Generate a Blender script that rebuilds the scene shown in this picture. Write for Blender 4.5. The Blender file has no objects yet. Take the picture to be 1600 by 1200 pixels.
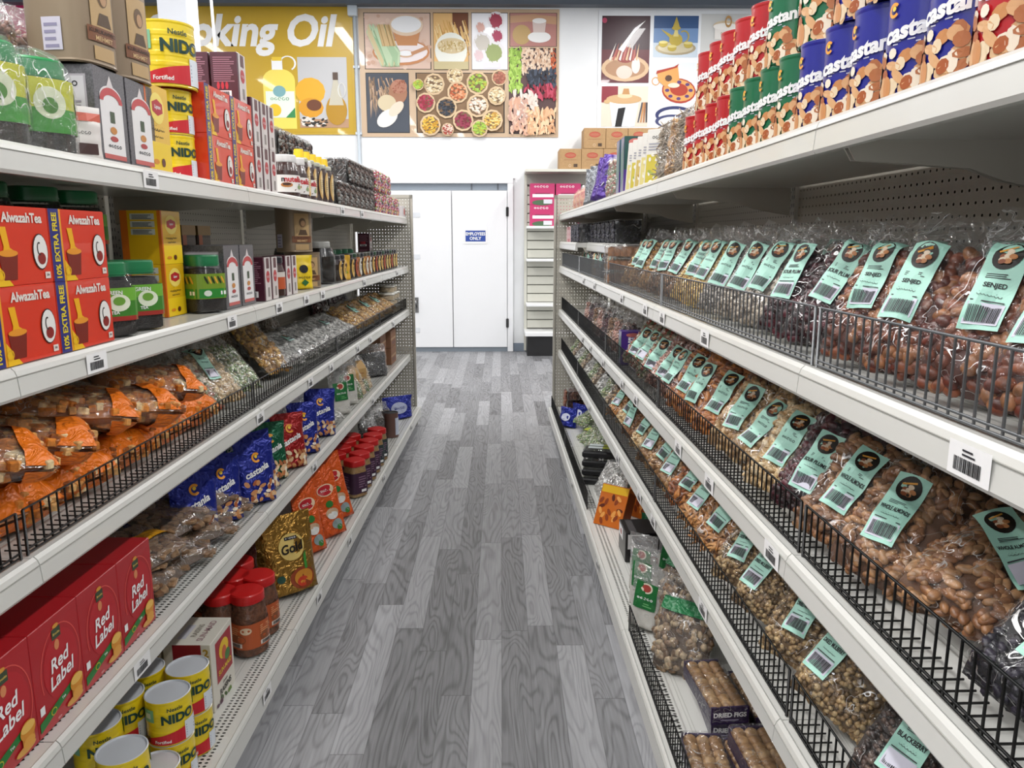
import bpy, math, random
from mathutils import Vector, Matrix, noise
C = bpy.context.scene.collection
sc = bpy.context.scene
R = math.radians
# ------------------------------------------------------------------ camera
F, PITCH, YAW, CH = 1208.4, R(10.683), R(0.83), 1.5
cam = bpy.data.cameras.new('camera'); cam.sensor_width = 36; cam.lens = 36*F/1600
cam.clip_start = .02; cam.clip_end = 60
cob = bpy.data.objects.new('camera', cam); C.objects.link(cob)
cob.location = (0, 0, CH); cob.rotation_euler = (R(90)-PITCH, 0, -YAW)
sc.camera = cob
# ------------------------------------------------------------------ colour / exposure / world
sc.view_settings.view_transform = 'Standard'; sc.view_settings.look = 'None'
sc.view_settings.gamma = 1; sc.view_settings.use_curve_mapping = False
sc.view_settings.exposure = -0.1
wd = bpy.data.worlds.new('world'); sc.world = wd; wd.use_nodes = True
wd.node_tree.nodes['Background'].inputs[0].default_value = (.8, .85, .9, 1)
wd.node_tree.nodes['Background'].inputs[1].default_value = .3
sc.cycles.max_bounces = 7; sc.cycles.diffuse_bounces = 3; sc.cycles.glossy_bounces = 2
sc.cycles.transmission_bounces = 3; sc.cycles.transparent_max_bounces = 24
sc.cycles.use_adaptive_sampling = True; sc.cycles.adaptive_threshold = .03; sc.cycles.sample_clamp_indirect = 3; sc.cycles.caustics_reflective = False; sc.cycles.caustics_refractive = False
STRIPS = [(-4.3, 46), (-2.2, 52), (-.15, 50), (1.9, 60), (4.0, 46)]     # x, watts of each ceiling tube run
LIGHTS_Y = [-1.6, 1.5, 4.8, 8.3]

# ------------------------------------------------------------------ materials
def lin(h):
    if isinstance(h, str):
        c = [int(h[i:i+2], 16)/255 for i in (0, 2, 4)]
        return tuple(((x+.055)/1.055)**2.4 if x > .04045 else x/12.92 for x in c)
    return h
MC = {}
def mat(col, rough=.5, metal=0, coat=0, noise_amt=0, nscale=30, bump=0, bscale=200, key=None, spec=.5):
    k = (key or '', col, rough, metal, coat, noise_amt, nscale, bump, bscale)
    if k in MC: return MC[k]
    m = bpy.data.materials.new('m_%s' % (key or (col if isinstance(col, str) else 'mix'))); m.use_nodes = True
    nt = m.node_tree; b = nt.nodes['Principled BSDF']; c = lin(col)
    b.inputs['Base Color'].default_value = (*c, 1); b.inputs['Roughness'].default_value = rough
    b.inputs['Metallic'].default_value = metal; b.inputs['Coat Weight'].default_value = coat
    b.inputs['Specular IOR Level'].default_value = spec
    if noise_amt or bump:
        tc = nt.nodes.new('ShaderNodeTexCoord')
    if noise_amt:
        n = nt.nodes.new('ShaderNodeTexNoise'); n.inputs['Scale'].default_value = nscale; n.inputs['Detail'].default_value = 4
        nt.links.new(tc.outputs['Object'], n.inputs['Vector'])
        r = nt.nodes.new('ShaderNodeValToRGB')
        r.color_ramp.elements[0].position = .3; r.color_ramp.elements[1].position = .7
        r.color_ramp.elements[0].color = (*[x*(1-noise_amt) for x in c], 1)
        r.color_ramp.elements[1].color = (*[min(1, x*(1+noise_amt)) for x in c], 1)
        nt.links.new(n.outputs['Fac'], r.inputs['Fac']); nt.links.new(r.outputs['Color'], b.inputs['Base Color'])
    if bump:
        n2 = nt.nodes.new('ShaderNodeTexNoise'); n2.inputs['Scale'].default_value = bscale
        nt.links.new(tc.outputs['Object'], n2.inputs['Vector'])
        bp = nt.nodes.new('ShaderNodeBump'); bp.inputs['Strength'].default_value = bump; bp.inputs['Distance'].default_value = .01
        nt.links.new(n2.outputs['Fac'], bp.inputs['Height']); nt.links.new(bp.outputs['Normal'], b.inputs['Normal'])
    MC[k] = m; return m
def food(col, col2, rough=.45, scale=60):
    """nuts, fruit: colour varies from piece to piece"""
    k = ('food', col, col2)
    if k in MC: return MC[k]
    m = bpy.data.materials.new('food'); m.use_nodes = True; nt = m.node_tree; b = nt.nodes['Principled BSDF']
    tc = nt.nodes.new('ShaderNodeTexCoord'); n = nt.nodes.new('ShaderNodeTexNoise'); n.inputs['Scale'].default_value = scale
    n.inputs['Detail'].default_value = 3
    r = nt.nodes.new('ShaderNodeValToRGB'); r.color_ramp.elements[0].position = .35; r.color_ramp.elements[1].position = .65
    r.color_ramp.elements[0].color = (*lin(col), 1); r.color_ramp.elements[1].color = (*lin(col2), 1)
    nt.links.new(tc.outputs['Object'], n.inputs['Vector']); nt.links.new(n.outputs['Fac'], r.inputs['Fac'])
    nt.links.new(r.outputs['Color'], b.inputs['Base Color']); b.inputs['Roughness'].default_value = rough
    MC[k] = m; return m
def film(haze=.012, gloss=.02, col='f4f6f6', key='film', bs=26, crs=.8):
    """clear crinkled plastic: transparent with sharp reflections on its creases"""
    k = (key, haze, gloss, col)
    if key in ('jar_plastic',): crs = .15
    if k in MC: return MC[k]
    m = bpy.data.materials.new('clear_film'); m.use_nodes = True; nt = m.node_tree; N = nt.nodes; L = nt.links
    N.remove(N['Principled BSDF']); out = N['Material Output']
    tc = N.new('ShaderNodeTexCoord'); oi = N.new('ShaderNodeObjectInfo'); av = N.new('ShaderNodeVectorMath'); av.operation = 'ADD'
    L.new(tc.outputs['Object'], av.inputs[0]); L.new(oi.outputs['Random'], av.inputs[1])
    def M(op, a, b_=None, cl=False):
        n = N.new('ShaderNodeMath'); n.operation = op; n.use_clamp = cl
        for i, q in enumerate((a, b_)):
            if q is None: continue
            if isinstance(q, (int, float)): n.inputs[i].default_value = q
            else: L.new(q, n.inputs[i])
        return n.outputs[0]
    ns = N.new('ShaderNodeTexNoise'); ns.inputs['Scale'].default_value = bs*.8; ns.inputs['Detail'].default_value = 1.5; ns.inputs['Distortion'].default_value = 1.4
    n2 = N.new('ShaderNodeTexNoise'); n2.inputs['Scale'].default_value = bs*.45; n2.inputs['Detail'].default_value = 0
    L.new(av.outputs[0], ns.inputs['Vector']); L.new(av.outputs[0], n2.inputs['Vector'])
    rd = M('ABSOLUTE', M('SUBTRACT', ns.outputs['Fac'], .5))
    bp = N.new('ShaderNodeBump'); bp.inputs['Strength'].default_value = .8; bp.inputs['Distance'].default_value = .03; L.new(rd, bp.inputs['Height'])
    crease = M('MULTIPLY', M('SUBTRACT', 1, M('DIVIDE', rd, .013), True), M('MULTIPLY', M('SUBTRACT', n2.outputs['Fac'], .45), 9, True))
    gl = N.new('ShaderNodeBsdfGlossy'); gl.inputs['Roughness'].default_value = .10; gl.inputs['Color'].default_value = (1, 1, 1, 1); L.new(bp.outputs['Normal'], gl.inputs['Normal'])
    gw = N.new('ShaderNodeBsdfGlossy'); gw.inputs['Roughness'].default_value = .42; gw.inputs['Color'].default_value = (1, 1, 1, 1)
    tr = N.new('ShaderNodeBsdfTransparent'); tr.inputs['Color'].default_value = (.985, .985, .985, 1)
    df = N.new('ShaderNodeBsdfDiffuse'); df.inputs['Color'].default_value = (*lin(col), 1)
    m1 = N.new('ShaderNodeMixShader'); m1.inputs[0].default_value = haze; L.new(tr.outputs[0], m1.inputs[1]); L.new(df.outputs[0], m1.inputs[2])
    lw = N.new('ShaderNodeLayerWeight'); lw.inputs['Blend'].default_value = .2; L.new(bp.outputs['Normal'], lw.inputs['Normal'])
    m2 = N.new('ShaderNodeMixShader'); L.new(M('ADD', M('MULTIPLY', lw.outputs['Fresnel'], .30), gloss, True), m2.inputs[0]); L.new(m1.outputs[0], m2.inputs[1]); L.new(gl.outputs[0], m2.inputs[2])
    m3 = N.new('ShaderNodeMixShader'); L.new(M('MULTIPLY', crease, crs), m3.inputs[0]); L.new(m2.outputs[0], m3.inputs[1]); L.new(gw.outputs[0], m3.inputs[2])
    L.new(m3.outputs[0], out.inputs['Surface']); MC[k] = m; return m
def foil(col, rough=.3, metal=.55, scale=34):
    k = ('foil', col, rough, metal)
    if k in MC: return MC[k]
    m = bpy.data.materials.new('foil'); m.use_nodes = True; nt = m.node_tree; N = nt.nodes; L = nt.links; b = N['Principled BSDF']
    b.inputs['Base Color'].default_value = (*lin(col), 1); b.inputs['Metallic'].default_value = metal; b.inputs['Roughness'].default_value = rough
    tc = N.new('ShaderNodeTexCoord'); ns = N.new('ShaderNodeTexNoise'); ns.inputs['Scale'].default_value = scale; ns.inputs['Distortion'].default_value = 1.2
    bp = N.new('ShaderNodeBump'); bp.inputs['Strength'].default_value = .7; bp.inputs['Distance'].default_value = .02
    L.new(tc.outputs['Object'], ns.inputs['Vector']); L.new(ns.outputs['Fac'], bp.inputs['Height']); L.new(bp.outputs['Normal'], b.inputs['Normal'])
    MC[k] = m; return m
WHITE = mat('f2f3f3', .35); SHELF = mat('d6d6d1', .3, 0, .2); RACK = mat('b5b1a6', .45); BLACK = mat('0c0c0d', .4)
PAPER = mat('f5f5f5', .6); INK = mat('16161a', .6); DARKPRINT = mat('2a2a30', .6); WIRE = mat('101010', .35, .3); GWIRE = mat('6f7173', .35, .6)
MINT = mat('a9dccb', .45); REDP = mat('c62a22', .4, 0, .3); 
FILM = film(); FILMH = film(0.050, 0.023); CLEARP = film(0.010, 0.023, key='jar_plastic', bs=3)

# ------------------------------------------------------------------ mesh builder
class MB:
    def __init__(s): s.v = []; s.f = []; s.mi = []; s.sm = []; s.mats = []
    def m(s, mt):
        if mt not in s.mats: s.mats.append(mt)
        return s.mats.index(mt)
    def add(s, vs, fs, mt, smooth=False, T=None):
        o = len(s.v); i = s.m(mt)
        s.v += [tuple(T @ Vector(v)) for v in vs] if T is not None else [tuple(v) for v in vs]
        for f in fs: s.f.append(tuple(a+o for a in f)); s.mi.append(i); s.sm.append(smooth)
    def box(s, x0, x1, y0, y1, z0, z1, mt, T=None):
        vs = [(x, y, z) for z in (z0, z1) for y in (y0, y1) for x in (x0, x1)]
        s.add(vs, [(0, 2, 3, 1), (4, 5, 7, 6), (0, 1, 5, 4), (2, 6, 7, 3), (0, 4, 6, 2), (1, 3, 7, 5)], mt, False, T)
    def cham(s, x0, x1, y0, y1, z0, z1, b, mt, T=None):
        """box with its edges taken off"""
        n = []; xs = (x0, x1); ys = (y0, y1); zs = (z0, z1); idx = {}
        for i in (0, 1):
            for j in (0, 1):
                for k in (0, 1):
                    sx, sy, sz = 1-2*i, 1-2*j, 1-2*k
                    for a in range(3):
                        p = [xs[i]+sx*b, ys[j]+sy*b, zs[k]+sz*b]; p[a] = (xs[i], ys[j], zs[k])[a]
                        idx[i, j, k, a] = len(n); n.append(tuple(p))
        fs = []
        for i in (0, 1):
            q = [(i, 0, 0, 0), (i, 1, 0, 0), (i, 1, 1, 0), (i, 0, 1, 0)]; fs.append([idx[t] for t in (q if i else q[::-1])])
            q = [(0, i, 0, 1), (1, i, 0, 1), (1, i, 1, 1), (0, i, 1, 1)]; fs.append([idx[t] for t in (q[::-1] if i else q)])
            q = [(0, 0, i, 2), (1, 0, i, 2), (1, 1, i, 2), (0, 1, i, 2)]; fs.append([idx[t] for t in (q if i else q[::-1])])
        for i in (0, 1):
            for j in (0, 1):
                fs.append([idx[i, j, 0, 0], idx[i, j, 1, 0], idx[i, j, 1, 1], idx[i, j, 0, 1]])
                fs.append([idx[i, 0, j, 0], idx[i, 1, j, 0], idx[i, 1, j, 2], idx[i, 0, j, 2]])
                fs.append([idx[0, i, j, 1], idx[1, i, j, 1], idx[1, i, j, 2], idx[0, i, j, 2]])
                for k in (0, 1): fs.append([idx[i, j, k, 0], idx[i, j, k, 1], idx[i, j, k, 2]])
        s.add(n, fs, mt, False, T)
    def lathe(s, prof, mts, n=28, c=(0, 0), sq=2, T=None, sy=1):
        """prof: (r, z) bottom to top; mts: one material or one per segment; sq>2 squares the section"""
        if not isinstance(mts, list): mts = [mts]*(len(prof)-1)
        def pt(r, k):
            a = 2*math.pi*k/n; q = rad(a, sq); return (c[0]+r*q*math.sin(a), c[1]-r*q*math.cos(a)*sy)
        for i in range(len(prof)-1):
            (r0, z0), (r1, z1) = prof[i], prof[i+1]
            vs = [(*pt(r0, k), z0) for k in range(n)]+[(*pt(r1, k), z1) for k in range(n)]
            s.add(vs, [(k, (k+1) % n, n+(k+1) % n, n+k) for k in range(n)], mts[i], True, T)
    def disc(s, r, z, mt, n=28, c=(0, 0), sq=2, T=None, sy=1):
        s.add([(c[0]+r*rad(2*math.pi*k/n, sq)*math.sin(2*math.pi*k/n), c[1]-r*rad(2*math.pi*k/n, sq)*math.cos(2*math.pi*k/n)*sy, z) for k in range(n)], [tuple(range(n))], mt, False, T)
    def tube(s, pts, r, mt, n=6):
        pts = [Vector(p) for p in pts]; rings = []
        for i, p in enumerate(pts):
            d = (pts[min(i+1, len(pts)-1)]-pts[max(i-1, 0)]).normalized()
            a = d.cross(Vector((0, 0, 1))); a = a.normalized() if a.length > 1e-4 else Vector((1, 0, 0)); b = d.cross(a)
            rings.append([p+a*r*math.cos(2*math.pi*k/n)+b*r*math.sin(2*math.pi*k/n) for k in range(n)])
        vs = [v for q in rings for v in q]
        s.add(vs, [(i*n+k, i*n+(k+1) % n, (i+1)*n+(k+1) % n, (i+1)*n+k) for i in range(len(pts)-1) for k in range(n)]+[tuple(range(n)), tuple((len(pts)-1)*n+k for k in range(n))], mt, True)
    def build(s, name, parent=None):
        me = bpy.data.meshes.new(name); me.from_pydata(s.v, [], s.f)
        for m in s.mats: me.materials.append(m)
        me.polygons.foreach_set('material_index', s.mi); me.polygons.foreach_set('use_smooth', s.sm); me.update()
        o = bpy.data.objects.new(name, me); C.objects.link(o)
        if parent: o.parent = parent
        return o
def rad(a, p):
    if p == 2: return 1
    return (abs(math.sin(a))**p+abs(math.cos(a))**p)**(-1/p)
ICO = None
def ico():
    global ICO
    if ICO is None:
        import bmesh
        b = bmesh.new(); bmesh.ops.create_icosphere(b, subdivisions=2, radius=1)
        ICO = ([tuple(v.co) for v in b.verts], [tuple(v.index for v in f.verts) for f in b.faces]); b.free()
    return ICO
ICO1 = None
def ico1():
    global ICO1
    if ICO1 is None:
        import bmesh
        b = bmesh.new(); bmesh.ops.create_icosphere(b, subdivisions=1, radius=1)
        ICO1 = ([tuple(v.co) for v in b.verts], [tuple(v.index for v in f.verts) for f in b.faces]); b.free()
    return ICO1
TX = {}
def textmesh(st, bold):
    k = (st, bold)
    if k in TX: return TX[k]
    cu = bpy.data.curves.new('t', 'FONT'); cu.body = st; cu.size = 1; cu.resolution_u = 3; cu.offset = bold
    cu.align_x = 'CENTER'; cu.align_y = 'CENTER'
    o = bpy.data.objects.new('t', cu); C.objects.link(o); dg = bpy.context.evaluated_depsgraph_get()
    me = bpy.data.meshes.new_from_object(o.evaluated_get(dg))
    vs = [(v.co.x, v.co.y) for v in me.vertices]; fs = [tuple(p.vertices) for p in me.polygons]
    bpy.data.objects.remove(o); bpy.data.curves.remove(cu); bpy.data.meshes.remove(me)
    if vs:
        ys = [v[1] for v in vs]; xs = [v[0] for v in vs]; h = max(max(ys)-min(ys), .01); cy = (max(ys)+min(ys))/2; cx = (max(xs)+min(xs))/2
        vs = [((x-cx), (y-cy)) for x, y in vs]; w = max(xs)-min(xs)
    else: w = h = 1
    TX[k] = (vs, fs, w, h); return TX[k]
# ------------------------------------------------------------------ printed artwork laid on a surface
def flat(y): return lambda x, z, l: (x, y-l*.0005, z)
def sideN(x): return lambda a, z, l: (x-l*.0005, -a, z)      # face towards local -X
def sideP(x): return lambda a, z, l: (x+l*.0005, a, z)       # face towards local +X
def topf(h): return lambda a, b, l: (a, b, h+l*.0005)
def cyl(r, sq=2, a0=0, sy=1):
    def w(x, z, l):
        a = x/r+a0; q = rad(a, sq); return ((r*q+l*.0006)*math.sin(a), -(r*q+l*.0006)*math.cos(a)*sy, z)
    return w
class Art:
    def __init__(s, mb, warp): s.mb = mb; s.w0 = warp; s.c = 0
    def w(s, x, z, l): return s.w0(x, z, l+s.c*.03)
    def poly(s, pts, mt, l=1):
        s.c += 1; s.mb.add([s.w(x, z, l) for x, z in pts], [tuple(range(len(pts)))], mt)
    def rect(s, x0, z0, x1, z1, mt, l=1, nx=1, nz=1):
        s.c += 1; vs = [s.w(x0+(x1-x0)*i/nx, z0+(z1-z0)*j/nz, l) for j in range(nz+1) for i in range(nx+1)]
        s.mb.add(vs, [(j*(nx+1)+i, j*(nx+1)+i+1, (j+1)*(nx+1)+i+1, (j+1)*(nx+1)+i) for j in range(nz) for i in range(nx)], mt)
    def ell(s, cx, cz, rx, rz, mt, l=1, n=20, rot=0):
        s.c += 1; c, d = math.cos(rot), math.sin(rot)
        pts = [(cx+rx*math.cos(2*math.pi*k/n)*c-rz*math.sin(2*math.pi*k/n)*d, cz+rx*math.cos(2*math.pi*k/n)*d+rz*math.sin(2*math.pi*k/n)*c) for k in range(n)]
        s.mb.add([s.w(cx, cz, l)]+[s.w(x, z, l) for x, z in pts], [(0, k+1, (k+1) % n+1) for k in range(n)], mt)
    def ring(s, cx, cz, rx, rz, t, mt, l=1, n=24, a0=0, a1=360):
        s.c += 1; ks = [R(a0+(a1-a0)*k/n) for k in range(n+1)]
        vs = [s.w(cx+rx*math.cos(a), cz+rz*math.sin(a), l) for a in ks]+[s.w(cx+(rx-t)*math.cos(a), cz+(rz-t)*math.sin(a), l) for a in ks]
        s.mb.add(vs, [(k, k+1, n+2+k, n+1+k) for k in range(n)], mt)
    def text(s, st, cx, cz, h, mt, l=2, bold=.02, shear=0, rot=0, maxw=None, sx=1):
        s.c += 1; vs, fs, w, hh = textmesh(st, bold); k = h/hh; kx = k*sx
        if maxw and w*kx > maxw: kx = maxw/w
        c, d = math.cos(rot), math.sin(rot); out = []
        for x, y in vs:
            X = x*kx+y*k*shear; Y = y*k; out.append(s.w(cx+X*c-Y*d, cz+X*d+Y*c, l))
        s.mb.add(out, fs, mt)
    def scrib(s, cx, cz, w, h, mt, l=2, seed=1):
        rn = random.Random(seed); n = 5; st = w/n
        for i in range(n):
            x = cx-w/2+st*(i+.5); s.ring(x, cz, st*.42, h*rn.uniform(.3, .5), st*.16, mt, l, 10, rn.choice((0, 60, 180)), rn.choice((300, 360, 420)))
    def bars(s, x0, z0, x1, z1, mt, l=2, vert=True, seed=1):
        rn = random.Random(seed); t = x0 if vert else z0; e = x1 if vert else z1; st = (e-t)/26
        while t < e-st:
            w = st*rn.choice((.5, .8, 1.3))
            s.rect(*((t, z0, t+w, z1) if vert else (x0, t, x1, t+w)), mt, l); t += w+st*rn.choice((.5, .8))
    def lines(s, x0, z0, x1, z1, n, mt, l=2, seed=1):
        rn = random.Random(seed); st = (z1-z0)/n
        for i in range(n): s.rect(x0, z0+i*st, x1-(x1-x0)*rn.random()*.25, z0+i*st+st*.45, mt, l)
def empty(name):
    o = bpy.data.objects.new(name, None); o.empty_display_size = .05; C.objects.link(o); return o
def copy_tree(o, parent=None):
    c = o.copy(); C.objects.link(c)
    if parent is not None: c.parent = parent
    for ch in list(KIDS.get(o.name, [])): 
        k = copy_tree(ch, c); KIDS.setdefault(c.name, []).append(k)
    return c
KIDS = {}
def kids(root):
    for ch in root.children: KIDS.setdefault(root.name, []).append(ch); kids(ch)
PROTO = {}
def inst(key, fn):
    if key not in PROTO:
        o = fn(); kids(o); PROTO[key] = o; return o
    return copy_tree(PROTO[key])
def structure(o): o['kind'] = 'structure'; return o
REG = []
def reg(o, desc, cat, tier, s, group=None, full=None):
    o['category'] = cat; REG.append((o, desc, tier, s, full))
    if group: o['group'] = group
    return o
ORD = 'first second third fourth fifth sixth seventh eighth ninth tenth eleventh twelfth thirteenth fourteenth fifteenth sixteenth seventeenth eighteenth nineteenth twentieth'.split()
def finish_labels():
    by = {}
    for r in REG:
        if r[4]: r[0]['label'] = r[4]
        else: by.setdefault((r[1], r[2]), []).append(r)
    for (desc, tier), rs in by.items():
        rs.sort(key=lambda r: r[3])
        for i, r in enumerate(rs):
            r[0]['label'] = ('%s, %s' % (desc, tier)) if len(rs) == 1 else ('%s, %s from near, %s' % (desc, ORD[min(i, 19)], tier))
            if len(rs) > 1 and 'group' not in r[0]: r[0]['group'] = desc+' on the '+tier

# ------------------------------------------------------------------ rack frames: s along the aisle, d into the shelf
SIDE = {'L': (-.8517, .01788, -1), 'R': (.5356, -.00987, 1)}
Z = {'LA': 1.658, 'LB': 1.283, 'LC': .946, 'LD': .585, 'LE': .153, 'RA': 1.686, 'RB': 1.472, 'RC': 1.285, 'RD': .944, 'RE': .617, 'RF': .144}
TIER = {'LA': 'tea rack top tier', 'LB': 'tea rack second tier', 'LC': 'tea rack third tier', 'LD': 'tea rack fourth tier', 'LE': 'tea rack bottom tier',
        'RA': 'nut rack top tier', 'RB': 'nut rack short shelf', 'RC': 'nut rack second tier', 'RD': 'nut rack third tier', 'RE': 'nut rack fourth tier', 'RF': 'nut rack bottom tier'}
S0 = 1.295; BAY = 1.2192; NB = 4; BASE = .075
def P(side, s, d, z):
    x0, a, sg = SIDE[side]; n = math.hypot(1, a)
    return Vector((x0+a*s+sg*d/n, s-sg*a*d/n, z))
def ang(side, turn=0):
    x0, a, sg = SIDE[side]; b = math.atan(a)
    return (R(90)-b-R(turn)) if side == 'L' else (-R(90)-b+R(turn))
def proj(p):
    X, Y, Zz = p[0], p[1], p[2]-CH; c, s = math.cos(YAW), math.sin(YAW)
    x = X*c-Y*s; y = X*s+Y*c; c, s = math.cos(PITCH), math.sin(PITCH); dp = y*c-Zz*s
    return (800+F*x/dp, 600-F*(Zz*c+y*s)/dp)
def S(tier, px, d=0, dz=0):
    lo, hi = .3, 12
    for _ in range(40):
        m = (lo+hi)/2; x = proj(P(tier[0], m, d, Z[tier]+dz))[0]
        if (x < px) == (tier[0] == 'L'): lo = m
        else: hi = m
    return (lo+hi)/2
def SD(tier, px, py, dz=0):
    """(s, d) of the point seen at px, py at height dz over a shelf"""
    cx = (px-800)/F; cz = (600-py)/F; c, s_ = math.cos(PITCH), math.sin(PITCH); fy = c+cz*s_; fz = -s_+cz*c
    c2, s2 = math.cos(YAW), math.sin(YAW); X = cx*c2+fy*s2; Y = -cx*s2+fy*c2
    t = (Z[tier]+dz-CH)/fz; p = Vector((X*t, Y*t, 0)); o = P(tier[0], 0, 0, 0); e = P(tier[0], 1, 0, 0)-o; e.normalize(); q = p-o
    g = P(tier[0], 0, 1, 0)-o; return q.dot(e), q.dot(g.normalized())
def put(o, tier, s, d=0, dz=0, turn=0, lean=0, roll=0):
    o.location = P(tier[0], s, d, Z[tier]+dz); o.rotation_euler = (-R(lean), R(roll), ang(tier[0], turn)); return o
def sides(tier): return sideN if tier[0] == 'L' else sideP

# ------------------------------------------------------------------ room
WY = 10.35
def floor_mat():
    m = bpy.data.materials.new('vinyl_planks'); m.use_nodes = True; nt = m.node_tree; N = nt.nodes; L = nt.links; b = N['Principled BSDF']
    def M(op, a, c=None, cl=False):
        n = N.new('ShaderNodeMath'); n.operation = op; n.use_clamp = cl
        for i, q in enumerate((a, c)):
            if q is None: continue
            if isinstance(q, (int, float)): n.inputs[i].default_value = q
            else: L.new(q, n.inputs[i])
        return n.outputs[0]
    tc = N.new('ShaderNodeTexCoord'); sp = N.new('ShaderNodeSeparateXYZ'); L.new(tc.outputs['Object'], sp.inputs[0])
    x, y = sp.outputs['X'], sp.outputs['Y']
    cx = M('DIVIDE', x, .102); ci = M('FLOOR', cx)
    wn = N.new('ShaderNodeTexWhiteNoise'); wn.noise_dimensions = '1D'; L.new(ci, wn.inputs['W'])
    ry = M('ADD', M('DIVIDE', y, .95), M('MULTIPLY', wn.outputs['Value'], 7)); ri = M('FLOOR', ry)
    pid = M('ADD', M('MULTIPLY', ci, 13.37), M('MULTIPLY', ri, 7.71))
    w2 = N.new('ShaderNodeTexWhiteNoise'); w2.noise_dimensions = '1D'; L.new(pid, w2.inputs['W'])
    fx = M('FRACT', cx); fy = M('FRACT', ry)
    ex = M('MINIMUM', fx, M('SUBTRACT', 1, fx)); ey = M('MINIMUM', fy, M('SUBTRACT', 1, fy))
    gap = M('MAXIMUM', M('LESS_THAN', ex, .014), M('LESS_THAN', ey, .0022))
    cb = N.new('ShaderNodeCombineXYZ'); L.new(M('MULTIPLY', x, 7.5), cb.inputs[0]); L.new(M('MULTIPLY', y, 1.25), cb.inputs[1]); L.new(M('MULTIPLY', w2.outputs['Value'], 90), cb.inputs[2])
    ns = N.new('ShaderNodeTexNoise'); ns.inputs['Scale'].default_value = 1.25; ns.inputs['Detail'].default_value = 1.5; ns.inputs['Roughness'].default_value = .35; ns.inputs['Distortion'].default_value = .5
    L.new(cb.outputs[0], ns.inputs['Vector'])
    ringv = M('SINE', M('MULTIPLY', ns.outputs['Fac'], 95))
    cb2 = N.new('ShaderNodeCombineXYZ'); L.new(M('MULTIPLY', x, 120), cb2.inputs[0]); L.new(M('MULTIPLY', y, 6), cb2.inputs[1]); L.new(pid, cb2.inputs[2])
    n2 = N.new('ShaderNodeTexNoise'); n2.inputs['Scale'].default_value = 1; n2.inputs['Detail'].default_value = 3; L.new(cb2.outputs[0], n2.inputs['Vector'])
    fleck = M('MULTIPLY', M('SUBTRACT', n2.outputs['Fac'], .5), .20)
    line = M('MULTIPLY', M('POWER', M('ADD', M('MULTIPLY', ringv, .5), .5), 3), -.085)
    v = M('ADD', M('ADD', M('ADD', .175, M('MULTIPLY', w2.outputs['Value'], .22)), line), fleck)
    v = M('MULTIPLY', v, M('SUBTRACT', 1, M('MULTIPLY', gap, .35)))
    seam = M('MULTIPLY', M('LESS_THAN', M('ABSOLUTE', M('SUBTRACT', y, 7.42)), .006), .5)
    v = M('MULTIPLY', v, M('SUBTRACT', 1, seam))
    c3 = N.new('ShaderNodeCombineXYZ'); L.new(M('MULTIPLY', v, .975), c3.inputs[0]); L.new(M('MULTIPLY', v, .985), c3.inputs[1]); L.new(M('MULTIPLY', v, 1.03), c3.inputs[2])
    L.new(c3.outputs[0], b.inputs['Base Color']); b.inputs['Roughness'].default_value = .48
    bp = N.new('ShaderNodeBump'); bp.inputs['Strength'].default_value = .25; bp.inputs['Distance'].default_value = .002; L.new(n2.outputs['Fac'], bp.inputs['Height']); L.new(bp.outputs['Normal'], b.inputs['Normal'])
    return m
XL, XR, YB, CZ = -7.5, 6.0, -3.2, 4.75
mb = MB(); mb.box(XL, XR, YB, WY+.1, -.1, 0, floor_mat()); structure(mb.build('floor'))
WALLM = mat('eef0f2', .7, noise_amt=.03, nscale=1.5, bump=.05, bscale=40)
mb = MB(); mb.box(XL, XR, WY, WY+.12, 0, CZ, WALLM); structure(mb.build('wall_back'))
mb = MB(); mb.box(XL-.12, XL, YB, WY+.12, 0, CZ, WALLM); structure(mb.build('wall_west'))
mb = MB(); mb.box(XR, XR+.12, YB, WY+.12, 0, CZ, WALLM); structure(mb.build('wall_east'))
mb = MB(); mb.box(XL, XR, YB-.12, YB, 0, CZ, WALLM); structure(mb.build('wall_front'))
mb = MB(); mb.box(XL-.1, XR+.1, YB-.1, WY+.1, CZ, CZ+.1, mat('b9bcc0', .8)); structure(mb.build('ceiling'))

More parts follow.
